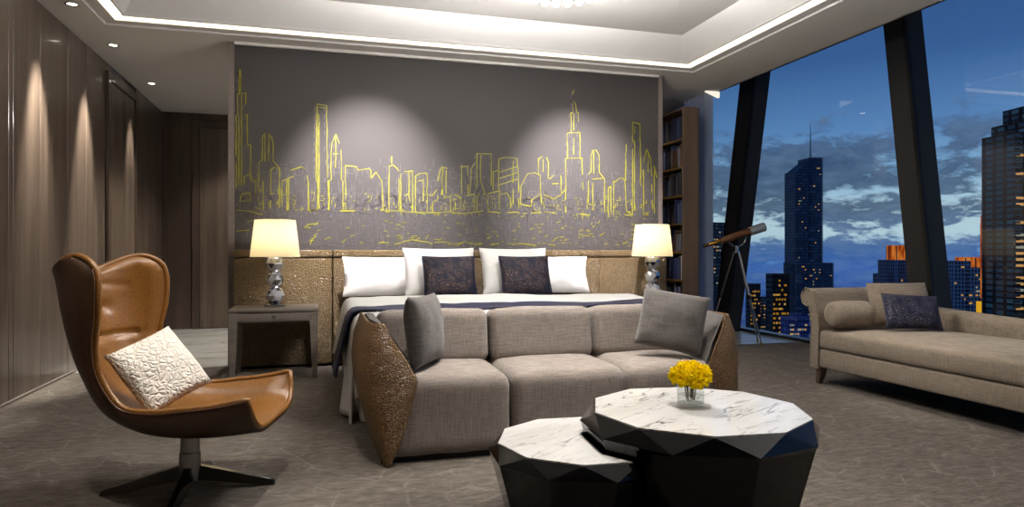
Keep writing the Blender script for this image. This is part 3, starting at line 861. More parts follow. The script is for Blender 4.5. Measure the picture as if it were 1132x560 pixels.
def arm(s):
    # diamond section, drawn for the left arm (x to the right = into the sofa), then mirrored by s
    prof = [(-.985, .0), (-1.045, .15), (-1.085, .30), (-1.10, .45), (-1.085, .58), (-1.045, .69)]         # outer leather line, bottom to top
    inner = [(-.93, .60), (-.825, .41), (-.875, .22), (-.955, .0)]                        # top down the inside
    # leather shell: front leaf + outside, curving round the front corner
    bm = B()
    N = 12
    def out(v):
        q = v*(len(prof)-1); i = min(int(q), len(prof)-2); f = q-i
        return Vector(prof[i])*(1-f)+Vector(prof[i+1])*f
    def inn(v):
        P = inner[::-1]+[prof[-1]]
        P = [(-.965, 0), (-.91, .12), (-.86, .27), (-.825, .41), (-.885, .52), (-.945, .61), (-.985, .69)]
        q = v*(len(P)-1); i = min(int(q), len(P)-2); f = q-i
        return Vector(P[i])*(1-f)+Vector(P[i+1])*f
    def F(u, v):
        a, b = inn(v), out(v)
        lift = .11*v*v
        if u < .62:           # front leaf swelling round to the outer side
            th = u/.62*PI/2
            p = a+(b-a)*math.sin(th)**1.15
            y = 3.335+lift+.26*(1-math.cos(th))**1.6-.03*math.sin(2*th)*math.sin(PI*v)
        else:                 # outer side, running back
            q = (u-.62)/.38
            p = b
            y = 3.595+lift+q*(4.16-3.595-lift)
        return Vector((-p.x if s > 0 else p.x, y, p.y))
    grid(bm, F, 40, 30)
    o = mk(bm, 'arm_shell', M['pebble'], sf, angle=85)
    md = o.modifiers.new('t', 'SOLIDIFY'); md.thickness = .012; md.offset = 1 if s < 0 else -1
    # inner fabric pad: solid filling the shell
    def pad(y, k=1.):
        P = [(-.96, .0), (-.90, .12), (-.852, .27), (-.815, .41), (-.872, .52), (-.93, .61), (-.985, .685), (-1.03, .69), (-1.07, .58), (-1.085, .45), (-1.07, .30), (-1.03, .15), (-.975, 0)]
        return [Vector((-p[0] if s > 0 else p[0], y+(.11*(p[1]/.7)**2+(.26 if p[0] < -1.0 else 0))*k, p[1])) for p in P]
    bm = B(); loft(bm, [pad(3.352), pad(3.45, .9), pad(3.75, .4), pad(4.14, 0)])
    o = mk(bm, 'arm_pad', M['cushion_grey'], sf, angle=50)
    # stitched rim between hide and cloth
    bm = B()
    tube(bm, [(F(0, k/24)+Vector((0, .002, 0))) for k in range(25)], .006, 8)
    mk(bm, 'arm_rim', M['pebble'], sf)
    bm = B()
    y0_ = 3.40
    prism(bm, [(s*.955 if s > 0 else -.955, 0.02), (s*.86 if s > 0 else -.86, .27), (s*.83 if s > 0 else -.83, .40), (s*.80 if s > 0 else -.80, .40), (s*.80 if s > 0 else -.80, .02)], 'y', y0_, 4.1)
    mk(bm, 'seat_infill', M['sofa_fab'], sf, smooth=False)
arm(-1); arm(1)

def throw_cushion(name, label, cat, loc, rot, w, h, t_, mat, seed, pinch=.04, cord=None):
    o = mk(pillow_bm(w, h, t_, 24, pinch, seed, .008, .36), name, mat, None, loc, tuple(R(a) for a in rot), angle=80)
    tag(o, label, cat)
    if cord:
        mk(edge_cord(w, h, pinch, .005), 'edge_cord', cord, o)
    return o
throw_cushion('sofa_cushion', 'grey cushion leaning on the left arm of the sofa', 'cushion', (.54, 3.638, .634), (-6, 0, 62), .42, .38, .16, M['cushion_grey'], 21, .05)
throw_cushion('sofa_cushion', 'square grey cushion leaning on the right arm of the sofa', 'cushion', (1.995, 3.575, .648), (-16, 9, -34), .385, .35, .12, M['cushion_grey'], 24, .03)
# ------------------------------------------------------------------ coffee tables
def gem(name, label, cx, cy, rt, rg, rb, zt, zg, n, rot, sq=(1, 1), slabz=.005):
    """faceted drum: n-sided marble top, girdle of triangles, body tapering to the floor"""
    t_ = thing(name, label, 'coffee table', (cx, cy, 0))
    def ring(r, z, off=0):
        return [Vector((r*sq[0]*math.cos(2*PI*(k+off)/n+rot), r*sq[1]*math.sin(2*PI*(k+off)/n+rot), z)) for k in range(n)]
    bm = B()
    A, G, L, Bt = [[bm.verts.new(p) for p in q] for q in (ring(rt, zt-slabz), ring(rg, zg, .5), ring(rg*.985, zg-.012, .5), ring(rb, 0.0, .5))]
    for k in range(n):
        k1 = (k+1) % n
        bm.faces.new([A[k], G[k], A[k1]])
        bm.faces.new([A[k1], G[k], G[k1]])
        bm.faces.new([G[k], L[k], L[k1], G[k1]])
        bm.faces.new([L[k], Bt[k], Bt[k1], L[k1]])
    bm.faces.new(A); bm.faces.new(Bt)
    body = mk(bm, 'body', M['gem_black'], t_, smooth=False)
    bm = B()
    prism(bm, [(p.x, p.y) for p in ring(rt, 0)], 'z', zt-slabz, zt)
    top = mk(bm, 'marble_top', M['marble'], t_, smooth=False)
    return t_, body, top
TB = (1.40, 2.315)
big, bb, bt = gem('coffee_table', 'large faceted black coffee table with a white marble top and a vase of yellow flowers', TB[0], TB[1], .41, .452, .345, .45, .388, 10, -.09)
TS = (.975, 2.43)
small, sb, st_ = gem('coffee_table', 'small low faceted black coffee table with a marble top tucked beside the larger one', TS[0], TS[1], .335, .372, .29, .335, .285, 10, -.07)
# the small table is notched so that it nests against the larger one
cut = B()
n = 10
rr = [[cut.verts.new((TB[0]-TS[0]+r*math.cos(2*PI*(k+.5)/n-.09), TB[1]-TS[1]+r*math.sin(2*PI*(k+.5)/n-.09), z_)) for k in range(n)] for r, z_ in ((.352, -.05), (.459, .37), (.462, .6))]
for A, Bv in zip(rr, rr[1:]):
    for k in range(n):
        cut.faces.new([A[k], A[(k+1) % n], Bv[(k+1) % n], Bv[k]])
cut.faces.new(rr[0]); cut.faces.new(rr[-1])
co_ = mk(cut, 'notch', M['gem_black'], smooth=False)
co_.parent = small
bpy.context.view_layer.update()
for o in (sb, st_):
    md = o.modifiers.new('notch', 'BOOLEAN'); md.object = co_; md.operation = 'DIFFERENCE'; md.solver = 'EXACT'
dg = bpy.context.evaluated_depsgraph_get()
for o in (sb, st_):
    me = bpy.data.meshes.new_from_object(o.evaluated_get(dg))
    o.modifiers.clear()
    o.data = me
bpy.data.objects.remove(co_, do_unlink=True)

# ------------------------------------------------------------------ vase of yellow flowers
VX, VY, VZ = 1.39, 2.345, .4505
vs_ = thing('flower_vase', 'clear glass tumbler vase holding yellow flowers on the large marble table', 'vase', (VX, VY, VZ))
bm = B()
lathe(bm, [(0, 0), (.048, 0), (.052, .004), (.052, .098), (.049, .098), (.049, .014), (0, .012)], 40)
mk(bm, 'glass', M['vase'], vs_)
bm = B(); lathe(bm, [(0, .0145), (.0485, .0145), (.0485, .045), (0, .045)], 32)
mk(bm, 'water', M['vase'], vs_)
rng = random.Random(5)
def blossom_bm(sd):
    r2 = random.Random(sd)
    bm = B()
    for L, (n, ln, wd, up) in enumerate(((5, .024, .017, .25), (5, .018, .014, .7), (4, .010, .009, 1.3))):
        for k in range(n):
            a = 2*PI*k/n+L*.6+r2.uniform(-.2, .2)
            ca, sa = math.cos(a), math.sin(a)
            def f(u, v):
                q = u*ln
                wq = wd*math.sin(PI*min(1, .12+u*.82))*(v-.5)*1.5
                zz = q*up - .35*abs(v-.5)**2*wd*2 + .004*math.sin(v*9+sd)*u - (u**3)*ln*.35
                return Vector((ca*q-sa*wq, sa*q+ca*wq, zz+L*.002))
            grid(bm, f, 4, 4, 0)
    t_ = bmesh.new(); bmesh.ops.create_icosphere(t_, subdivisions=1, radius=.0034)
    join(bm, t_, 1, Matrix.Translation((0, 0, .008)))
    return bm
fl = []
for k in range(16):
    th = k*2.39996
    q = (k+.5)/16
    ph = math.acos(1-q*1.15)
    r_ = .058*rng.uniform(.94, 1.1)
    p = Vector((r_*1.08*math.sin(ph)*math.cos(th), r_*1.08*math.sin(ph)*math.sin(th), .112+.046*math.cos(ph)))
    nrm = Vector((p.x, p.y, (p.z-.10)*1.2)).normalized()
    rot = Vector((0, 0, 1)).rotation_difference(nrm).to_euler()
    o = mk(blossom_bm(k), 'yellow_flower', [M['petal'], M['petal_dark']], None, Vector((VX, VY, VZ))+p, rot, recalc=False, angle=80)
    o.scale = (1.5,)*3
    tag(o, 'ruffled yellow blossom in the glass vase on the large marble table', 'flower', 'yellow flowers in the glass vase')
    bm = B()
    inv = o.rotation_euler.to_matrix().inverted()
    def tl(w_):
        return inv @ (Vector(w_)-p)/1.5
    base = Vector((p.x*.25, p.y*.25, .02+.004*(k % 4)))
    mid = Vector((p.x*.35, p.y*.35, .07))
    tube(bm, [tl(p), tl(mid), tl(base)], .0013, 5)
    mk(bm, 'flower_stem', M['stem'], o)

# ------------------------------------------------------------------ wing chair
wc = thing('wing_chair', 'tan leather swivel wing chair in the left foreground', 'armchair', (-.56, 3.27, 0), (0, 0, R(-12)))
CP = [(-.50, .955), (-.49, .92), (-.465, .80), (-.43, .67), (-.37, .53), (-.265, .40), (-.12, .325), (.04, .30), (.2, .30), (.372, .318)]
RP = [(-.345, 1.075), (-.245, .985), (-.235, .83), (-.255, .68), (-.235, .55), (-.145, .435), (-.02, .415), (.10, .425), (.22, .437), (.35, .462)]
WP = [.265, .30, .305, .285, .28, .30, .32, .33, .33, .325]
def cat_(P, t_):
    q = t_*(len(P)-1); i = min(int(q), len(P)-2); f = q-i
    g = lambda j: Vector(P[max(0, min(len(P)-1, j))]) if isinstance(P[0], tuple) else P[max(0, min(len(P)-1, j))]
    a, b, c_, d_ = g(i-1), g(i), g(i+1), g(i+2)
    return .5*((2*b)+(c_-a)*f+(2*a-5*b+4*c_-d_)*f*f+(3*b-a-3*c_+d_)*f**3)
def chair_pt(t_, s, push=0., tuft=False):
    c_, r_, w = cat_(CP, t_), cat_(RP, t_), cat_(WP, t_)
    a = abs(s)
    sg = 1 if s >= 0 else -1
    pw = 2.4+2.4*max(0., min(1., (t_-.45)/.3))
    k = a**pw
    yy = w*(1-(1-a)**1.35)*sg*(.96+.04*a)
    x, z = c_.x+(r_.x-c_.x)*k, c_.y+(r_.y-c_.y)*k
    # wing tops rise above a dipped centre
    z -= .04*max(0., 1-t_/.13)**2*a**7
    return Vector((x, yy, z))
def nrm_in(t_, s):
    e = .01
    a = chair_pt(min(1, t_+e), s)-chair_pt(max(0, t_-e), s)
    b = chair_pt(t_, min(1, s+e))-chair_pt(t_, max(-1, s-e))
    n_ = a.cross(b)
    n_.normalize()
    # pointing to the sitter
    ref = Vector((.55, 0, .8))
    return n_ if n_.dot(ref) > 0 else -n_
TUFT = [(.115, 0.), (.225, -.3), (.225, .3), (.335, 0.)]
def inner_pt(u, v):
    t_, s = u, 2*v-1
    p = chair_pt(t_, s)
    n_ = nrm_in(t_, s)
    pad = .034*min(1, (1-abs(s))*9)**.6*min(1, t_*14, (1-t_)*14)**.6
    # tufting: buttons pulled in, creases running between them
    d = 0
    for (bt_, bs) in TUFT:
        rr2 = ((t_-bt_)*1.6)**2+((s-bs)*.32)**2
        d += .016*math.exp(-rr2/.0012)
    if t_ < .36:
        cr = math.exp(-(s/.05)**2)*(1 if .08 < t_ < .34 else 0)*.013
        cr += math.exp(-((t_-.335)/.010)**2)*.014*(1 if abs(s) < .75 else .3)
        cr += math.exp(-((t_-.115-.06*abs(s))/.012)**2)*.004*(1 if abs(s) < .7 else 0)
        d += cr
    return p+n_*(pad-d+.004)
def outer_pt(u, v):
    s = 2*v-1
    return chair_pt(u, s)-nrm_in(u, s)*.022*min(1, .35+(1-abs(s))*6)
bm = B(); grid(bm, inner_pt, 90, 60); mk(bm, 'upholstery', M['chair_tan'], wc, angle=70)
bm = B(); grid(bm, outer_pt, 60, 40)
grid(bm, lambda u, v: chair_pt(u, 2*v-1)-nrm_in(u, 2*v-1)*.0, 60, 40)
# close the edges between the two skins
def edge(fn1, fn2, m=60):
    grid(bm, lambda u, v: fn1(u)*(1-v)+fn2(u)*v, m, 1)
for vv_ in (0., 1.):
    edge(lambda u: outer_pt(u, vv_), lambda u: chair_pt(u, 2*vv_-1), 60)
for uu in (0., 1.):
    edge(lambda v: outer_pt(uu, v), lambda v: chair_pt(uu, 2*v-1), 40)
bmesh.ops.remove_doubles(bm, verts=bm.verts[:], dist=.0005)
mk(bm, 'outer_shell', M['chair_shell'], wc, angle=60)
bm = B()
rim = [chair_pt(0, -1+2*k/24) for k in range(25)]+[chair_pt(k/60, 1) for k in range(1, 61)]+[chair_pt(1, 1-2*k/24) for k in range(1, 25)]+[chair_pt(1-k/60, -1) for k in range(1, 61)]
tube(bm, rim, .0135, 10, cap=False)
mk(bm, 'rolled_rim', M['chair_tan'], wc, angle=80)
bm = B()
seam = [chair_pt(k/60, -1)-nrm_in(k/60, -1)*.016+Vector((0, -.008, 0)) for k in range(61)]
tube(bm, seam, .0035, 6); mk(bm, 'piping', M['piping'], wc)
bm = B()
seam = [chair_pt(k/60, 1)-nrm_in(k/60, 1)*.016+Vector((0, .008, 0)) for k in range(61)]
tube(bm, seam, .0035, 6); mk(bm, 'piping', M['piping'], wc)
bm = B()
lathe(bm, [(0, .285), (.055, .285), (.045, .275), (.040, .25), (.040, .17), (.044, .168), (.046, .10), (.046, .045), (0, .045)], 28)
mk(bm, 'pedestal', M['steel'], wc)
for k in range(4):
    a = PI/2*k+R(8)
    bm = B()
    ca, sa = math.cos(a), math.sin(a)
    def sec(r_, w, zb, zt_):
        return [Vector((ca*r_-sa*q, sa*r_+ca*q, z_)) for q, z_ in ((-w, zb), (w, zb), (w*.55, zt_), (-w*.55, zt_))]
    loft(bm, [sec(.012, .026, .05, .115), sec(.10, .026, .038, .092), sec(.24, .022, .014, .052), sec(.345, .019, .0, .024), sec(.36, .017, .0, .014)])
    mk(bm, 'leg', M['dark_chrome'], wc, angle=25)
throw_cushion('chair_cushion', 'crinkled white cushion propped in the tan wing chair', 'cushion', (-.663, 3.181, .551), (0, 0, 0), .31, .32, .13, M['crinkle'], 31, .04)
cc = bpy.data.objects['chair_cushion']
mw = Matrix.Rotation(R(34), 4, 'Z')
cc.rotation_euler = (mw @ Matrix.Rotation(R(-34), 4, 'X') @ Matrix.Rotation(R(-22), 4, 'Y')).to_euler()

# ------------------------------------------------------------------ daybed along the window
CX0, CX1, CY0, CY1 = 3.80, 4.80, 2.62, 4.55
ch = thing('daybed', 'long beige upholstered daybed with a scrolled head beside the window', 'daybed', (0, 0, 0))
bm = B(); box(bm, CX0+.01, CX1-.01, CY0, CY1, .14, .285, .018, 3); mk(bm, 'base', M['chaise_fab'], ch)
bm = softbox(.93, CY1-CY0-.04, .145, .035, 4, .03, 10, 3, .004)
mk(bm, 'seat_cushion', M['chaise_fab'], ch, ((CX0+4.735)/2, (CY0+CY1-.06)/2, .288), angle=60)
# scrolled head end: section in y-z carried along x
def head_sec(x, sc=1.):
    P = []
    th = .075
    line = [(4.53, .13), (4.525, .30), (4.515, .45), (4.525, .56), (4.55, .65)]
    inn_ = [(y_-th*.55, z_) for y_, z_ in line]
    out_ = [(y_+th*.55, z_) for y_, z_ in line]
    # scroll rolling outwards (away from the seat)
    cyy, czz, rr_ = 4.60, .69, .072
    roll = [(cyy+rr_*math.cos(a), czz+rr_*math.sin(a)) for a in [PI*1.02-k*PI*1.62/12 for k in range(13)]]
    pts = inn_+roll+out_[::-1][0:]
    return [Vector((x, y_, z_)) for y_, z_ in pts]
bm = B(); loft(bm, [head_sec(CX0-.004), head_sec(CX0+.3), head_sec(CX0+.7), head_sec(CX1)])
mk(bm, 'scrolled_head', M['chaise_fab'], ch, angle=45)
bm = B()
tube(bm, [p+Vector((-.004, 0, 0)) for p in head_sec(CX0-.004)], .006, 6); mk(bm, 'head_piping', M['chaise_fab'], ch)
# low back along the window, sweeping up to the head and rolling over at its end
bm = B()
N = 44
rings = []
for k in range(N+1):
    q = k/N
    y_ = 4.50-q*(4.50-3.38)
    h_ = .62+.13*max(0, 1-q/.16)**1.7-.05*q
    if q > .93:
        h_ -= .04*((q-.93)/.07)**2
    x_ = CX1
    t2 = .05
    rings.append([Vector((x_-t2, y_, .20)), Vector((x_-t2-.005, y_, h_-.09)), Vector((x_-t2-.012, y_, h_-.045)), Vector((x_-t2+.01, y_, h_-.008)), Vector((x_, y_, h_)), Vector((x_+.045, y_, h_-.015)), Vector((x_+.062, y_, h_-.055)), Vector((x_+.04, y_, h_-.10)), Vector((x_+.03, y_, .14))])
loft(bm, rings)
mk(bm, 'side_back', M['chaise_fab'], ch, angle=50)
for x_, y_ in ((CX0+.06, CY1-.03), (CX1-.08, CY1-.03), (CX0+.06, CY0+.08), (CX1-.08, CY0+.08)):
    bm = B()
    s_ = 1 if y_ > 4 else -1
    loft(bm, [[Vector((x_-.018-.0, y_+s_*.03-.016, 0)), Vector((x_+.018, y_+s_*.03-.016, 0)), Vector((x_+.018, y_+s_*.03+.016, 0)), Vector((x_-.018, y_+s_*.03+.016, 0))],
              [Vector((x_-.024, y_+s_*.008-.024, .07)), Vector((x_+.024, y_+s_*.008-.024, .07)), Vector((x_+.024, y_+s_*.008+.024, .07)), Vector((x_-.024, y_+s_*.008+.024, .07))],
              [Vector((x_-.032, y_-.032, .145)), Vector((x_+.032, y_-.032, .145)), Vector((x_+.032, y_+.032, .145)), Vector((x_-.032, y_+.032, .145))]])
    mk(bm, 'leg', M['dark_wood'], ch, angle=30)
bm = B()
prof = [(0, -.17), (.05, -.17), (.082, -.163), (.098, -.145), (.103, -.10), (.104, 0), (.103, .10), (.098, .145), (.082, .163), (.05, .17), (0, .17)]
lathe(bm, prof, 32)
bo = mk(bm, 'bolster', M['chaise_fab'], None, (3.97, 4.35, .57), (0, PI/2, R(-2)), angle=50)
tag(bo, 'round beige bolster at the scrolled head of the daybed', 'bolster')
throw_cushion('beige_cushion', 'big beige cushion leaning on the head of the daybed', 'cushion', (4.42, 4.31, .645), (-16, 0, -8), .52, .34, .15, M['chaise_fab'], 41, .02)
throw_cushion('patterned_cushion', 'small navy patterned cushion on the window daybed', 'cushion', (4.32, 4.10, .60), (-24, 3, -16), .42, .27, .11, M['floral2'], 44, .04, M['navy'])
# ------------------------------------------------------------------ bookcase
KX0, KX1, KY0, KY1, KZ = 4.01, 4.26, 6.93, 8.2, 2.73
bk = thing('bookcase', 'tall narrow wooden bookcase between the mural wall and the curtain', 'bookcase', (0, 0, 0))
bm = B(); box(bm, KX0, KX1-.06, KY0, KY0+.028, 0, KZ, .002); mk(bm, 'side_panel', M['shelf_wood'], bk, smooth=False)
bm = B(); box(bm, KX0, KX1, KY1-.028, KY1, 0, KZ, .002); mk(bm, 'side_panel', M['shelf_wood'], bk, smooth=False)
bm = B(); box(bm, KX1-.06, KX1-.04, KY0+.0, KY1-.028, 0, KZ); mk(bm, 'back_panel', M['dark_wood'], bk, smooth=False)
bm = B(); box(bm, KX0, KX1-.06, KY0+.028, KY1-.028, KZ-.03, KZ, .002); mk(bm, 'top_panel', M['shelf_wood'], bk, smooth=False)
bm = B(); box(bm, KX0+.01, KX1-.06, KY0+.028, KY1-.028, 0, .08); mk(bm, 'plinth', M['dark_wood'], bk, smooth=False)
SH = [.08+.0]+[.08+.3275*k for k in range(1, 9)]
for k, z_ in enumerate(SH[:8]):
    bm = B(); box(bm, KX0+.004, KX1-.06, KY0+.028, KY1-.028, z_-.022 if k else .08, z_ if k else .10, .002)
    mk(bm, 'shelf', [M['shelf_wood'], M['gold_paint']], bk, smooth=False)
    if k:
        bm = B(); box(bm, KX0-.001, KX0+.005, KY0+.028, KY1-.028, z_-.022, z_); mk(bm, 'shelf_edge', M['gold_paint'], bk, smooth=False)
bcol = {'black': (24, 24, 28), 'navy blue': (30, 40, 78), 'slate blue': (62, 76, 108), 'grey': (96, 96, 100), 'brown': (84, 58, 38), 'white': (186, 182, 174)}
bmat = {k: simple('book_'+k.replace(' ', '_'), c, .55, var=.15) for k, c in bcol.items()}
shelf_word = ['lowest', 'second', 'third', 'fourth', 'fifth', 'sixth', 'seventh', 'top']
rng = random.Random(21)
for k in range(1, 8):
    z_ = SH[k]+.001
    y_ = KY0+.034
    lean = k in (3, 4, 6)
    first = True
    while y_ < 7.62:
        w = rng.uniform(.024, .05); h = rng.uniform(.20, .285); dpt = rng.uniform(.14, .175)
        if rng.random() < .08:
            y_ += .03
        nm = rng.choices(list(bcol), [4, 5, 3, 2, 1.2, .8])[0]
        rx = 0
        bm = B()
        box(bm, 0, dpt, 0, w, 0, h, .003, 1, 0)
        o = mk(bm, 'book', bmat[nm], None, (KX1-.062-dpt, y_, z_), smooth=False)
        bm = B(); box(bm, .004, dpt-.006, .004, w-.004, h-.004, h+.0012, mi=0)
        mk(bm, 'pages', M['book_paper'], o, smooth=False)
        tag(o, '%s book standing upright on the %s shelf of the tall bookcase' % (nm, shelf_word[k]), 'book', 'books on the %s shelf of the bookcase' % shelf_word[k])
        y_ += w+.002
        if lean and abs(y_-7.14) < .05:
            # one brown book leaning on its neighbours
            h = .25; w = .022; an = R(13)
            bm = B(); box(bm, 0, .15, 0, w, 0, h, .003)
            y_ += .004
            o = mk(bm, 'book', bmat['brown'], None, (KX1-.062-.155, y_+h*math.sin(an), z_+.0), (an, 0, 0), smooth=False)
            bm = B(); box(bm, .004, .144, .004, w-.004, h-.004, h+.0012); mk(bm, 'pages', M['book_paper'], o, smooth=False)
            tag(o, 'brown book leaning over on the %s shelf of the tall bookcase' % shelf_word[k], 'book', 'books on the %s shelf of the bookcase' % shelf_word[k])
            y_ += h*math.sin(an)+w+.006
            lean = False

# ------------------------------------------------------------------ sheer curtain
bm = B()
def cur(u, v):
    y_ = 7.13+u*.55
    x_ = 4.50+.045*math.sin(u*2*PI*8)+.012*math.sin(u*2*PI*19+1)+.02*(1-v)*math.sin(u*9)
    return Vector((x_, y_, .02+v*(ZC+.30-.02)))
grid(bm, cur, 160, 14)
o = mk(bm, 'curtain', M['sheer'], angle=80, recalc=False)
tag(o, 'sheer bluish curtain gathered beside the tall bookcase', 'curtain')
o['mounted'] = 1
# pelmet end at the curtain pocket; emission paints the light falling on it
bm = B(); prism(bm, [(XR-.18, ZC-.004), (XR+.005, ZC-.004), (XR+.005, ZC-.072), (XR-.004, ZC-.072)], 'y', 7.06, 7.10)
struct(mk(bm, 'trim_6', M['painted_lit_white'], smooth=False), 'small pelmet corner with painted glow under the ceiling edge by the curtain', 'trim')

# ------------------------------------------------------------------ telescope
TX, TY = 4.63, 6.80
ts = thing('telescope', 'wooden brass telescope on a chrome tripod by the window', 'telescope', (TX, TY, 0))
hub = Vector((0, 0, 1.10))
ax = Vector((.985, -.10, .30)); ax.normalize()
c0 = Vector((0, 0, 1.245))
def along(a): return c0+ax*a
bm = B(); tube(bm, [along(-.21), along(-.19), along(.16), along(.17)], [.03, .036, .045, .045], 24); mk(bm, 'barrel', M['tele_wood'], ts)
bm = B(); tube(bm, [along(.165), along(.17), along(.35), along(.36)], [.046, .052, .054, .054], 24); mk(bm, 'dew_shield', M['bright_steel'], ts)
bm = B(); tube(bm, [along(-.36), along(-.355), along(-.205)], [.018, .021, .023], 20); mk(bm, 'draw_tube', M['brass'], ts)
bm = B(); tube(bm, [along(-.43), along(-.425), along(-.40), along(-.355)], [.015, .02, .02, .014], 20); mk(bm, 'eyepiece', M['brass'], ts)
bm = B()
sd = ax.cross(Vector((0, 0, 1))).normalized()
arc = [c0+ax.cross(sd)*0+Vector((ax.x, ax.y, 0)).normalized()*.0+Vector((0, 0, -1))*0 for k in range(1)]
hx = Vector((ax.x, ax.y, 0)).normalized()
tube(bm, [c0+hx*(.115*math.cos(a))+Vector((0, 0, -.0+.115*math.sin(a)-.01)) for a in [PI+k*PI/20 for k in range(21)]], .008, 8)
mk(bm, 'cradle', M['chrome'], ts)
bm = B(); tube(bm, [(0, 0, 1.06), (0, 0, 1.13)], .02, 14); tube(bm, [(0, 0, 1.045), (0, 0, 1.065)], .035, 16); mk(bm, 'mount', M['chrome'], ts)
for (fx, fy) in ((.30, .02), (.14, -.27), (-.33, .10)):
    bm = B()
    top = Vector((fx*.08, fy*.08, 1.06)); ft = Vector((fx, fy, .01)); md_ = top.lerp(ft, .5)
    d = Vector((-fy, fx, 0)).normalized()*.011
    tube(bm, [top+d, md_+d], .006, 8); tube(bm, [top-d, md_-d], .006, 8)
    tube(bm, [md_+(top-md_)*.06, ft], .0085, 10)
    lg = mk(bm, 'tripod_leg', M['steel'], ts)
    bm = B(); tube(bm, [md_+(top-md_)*.05, md_-(top-md_)*.03], .019, 10); mk(bm, 'clamp', M['black_metal'], lg)
    bm = B(); tube(bm, [ft+(top-ft)*.03, ft-Vector((0, 0, .009))], [.011, .014], 10); mk(bm, 'foot', M['brass'], lg)

# ------------------------------------------------------------------ chandelier
cd = thing('chandelier', 'chandelier with a ring of small glowing glass balls at the top of the picture', 'chandelier', (1.47, 4.0, ZT))
bm = B(); lathe(bm, [(0, -.0), (.12, -.0), (.12, -.02), (.03, -.03), (0, -.03)], 32); mk(bm, 'canopy', M['chrome'], cd)
bm = B(); tube(bm, [(0, 0, -.03), (0, 0, -.48)], .008, 10); mk(bm, 'rod', M['chrome'], cd)
for (r_, z_, n_) in ((.25, -.497, 20), (.16, -.43, 13)):
    bm = B(); tube(bm, [(r_*math.cos(2*PI*k/48), r_*math.sin(2*PI*k/48), z_) for k in range(49)], .005, 8, cap=False)
    for k in range(4):
        a = PI/2*k+.3
        tube(bm, [(0, 0, z_+.03), (r_*math.cos(a), r_*math.sin(a), z_)], .003, 6)
    mk(bm, 'ring', M['chrome'], cd)
    for k in range(n_):
        a = 2*PI*(k+.5)/n_
        bm = B(); bmesh.ops.create_uvsphere(bm, u_segments=16, v_segments=10, radius=.027)
        mk(bm, 'glass_ball', M['globe'], cd, (r_*math.cos(a), r_*math.sin(a), z_-.03))

for k in range(3):
    a = 2*PI*k/3
    L = bpy.data.lights.new('chandelier_light', 'POINT'); L.energy = 66; L.color = (1, .97, .94); L.shadow_soft_size = .12
    o = bpy.data.objects.new('chandelier_light', L); C.objects.link(o); o.parent = cd; o.location = (.22*math.cos(a), .22*math.sin(a), -.62)
L = bpy.data.lights.new('chandelier_uplight', 'SPOT'); L.energy = 900; L.color = (1, .97, .95); L.shadow_soft_size = .15; L.spot_size = R(172); L.spot_blend = .3
o = bpy.data.objects.new('chandelier_uplight', L); C.objects.link(o); o.parent = cd; o.location = (0, 0, -.40); o.rotation_euler = (PI, 0, 0)
# ------------------------------------------------------------------ recessed downlights
def downlight(x, y, z, label, watts, angle, blend=.6, target=None, col=(1, .94, .85), soft=.04, group='recessed ceiling downlights'):
    d = thing('downlight', label, 'downlight', (x, y, z), group=group)
    bm = B(); lathe(bm, [(.036, -.001), (.048, -.003), (.050, -.006), (.036, -.007), (.034, -.002)], 28, closed=True); mk(bm, 'trim_ring', M['chrome'], d)
    bm = B(); lathe(bm, [(0, -.0035), (.034, -.0035), (.034, -.002), (0, -.002)], 24); mk(bm, 'lens', M['glow'], d)
    L = bpy.data.lights.new('beam', 'SPOT'); L.energy = watts; L.spot_size = R(angle); L.spot_blend = blend; L.color = col; L.shadow_soft_size = soft
    o = bpy.data.objects.new('beam', L); C.objects.link(o); o.parent = d
    o.location = (0, 0, -.03)
    if target:
        v = Vector(target)-Vector((x, y, z-.03))
        o.rotation_euler = v.to_track_quat('-Z', 'Y').to_euler()
    return d
for k, (y_, w_) in enumerate(((4.75, 330), (5.93, 760), (7.0, 760), (8.47, 260))):
    downlight(-1.85, y_, ZC, ['downlight nearest the viewer in the ceiling margin along the wood wall', 'downlight in the ceiling margin above the left bright streak on the wood wall',
              'second downlight in the ceiling margin along the wood wall, above its right bright streak', 'farthest downlight in the ceiling margin, above the passage door'][k],
              w_, 33, .85, (-2.42, y_, 0))
for x_, tx, lb in ((.40, .46, 'downlight in the tray aimed at the left part of the skyline mural'), (2.40, 2.60, 'downlight in the tray aimed at the right part of the skyline mural')):
    downlight(x_, 5.15, ZT, lb, 1150, 54, .95, (tx, 6.60, 1.52), (1, .93, .95))
for (x_, y_, tx, ty, tz, w_, an, lb) in (
        (.75, 5.2, .95, 5.6, .7, 70, 62, 'downlight over the left half of the bed'),
        (2.05, 5.2, 1.95, 5.6, .7, 70, 62, 'downlight over the right half of the bed'),
        (1.25, 3.15, 1.22, 3.62, .42, 330, 44, 'downlight over the sofa'),
        (1.3, 2.0, 1.25, 2.32, .42, 220, 52, 'downlight over the coffee tables'),
        (.1, 3.0, -.45, 3.25, .5, 260, 40, 'downlight over the wing chair'),
        (-1.0, 2.2, -1.3, 3.2, 0, 130, 70, 'downlight over the carpet beside the wood wall'),
        (3.5, 3.9, 4.15, 3.7, .44, 260, 34, 'downlight over the window daybed'),
        (2.9, 2.0, 3.0, 2.5, 0, 25, 70, 'downlight over the carpet in front of the daybed')):
    downlight(x_, y_, ZT, lb, w_, an, .8, (tx, ty, tz))
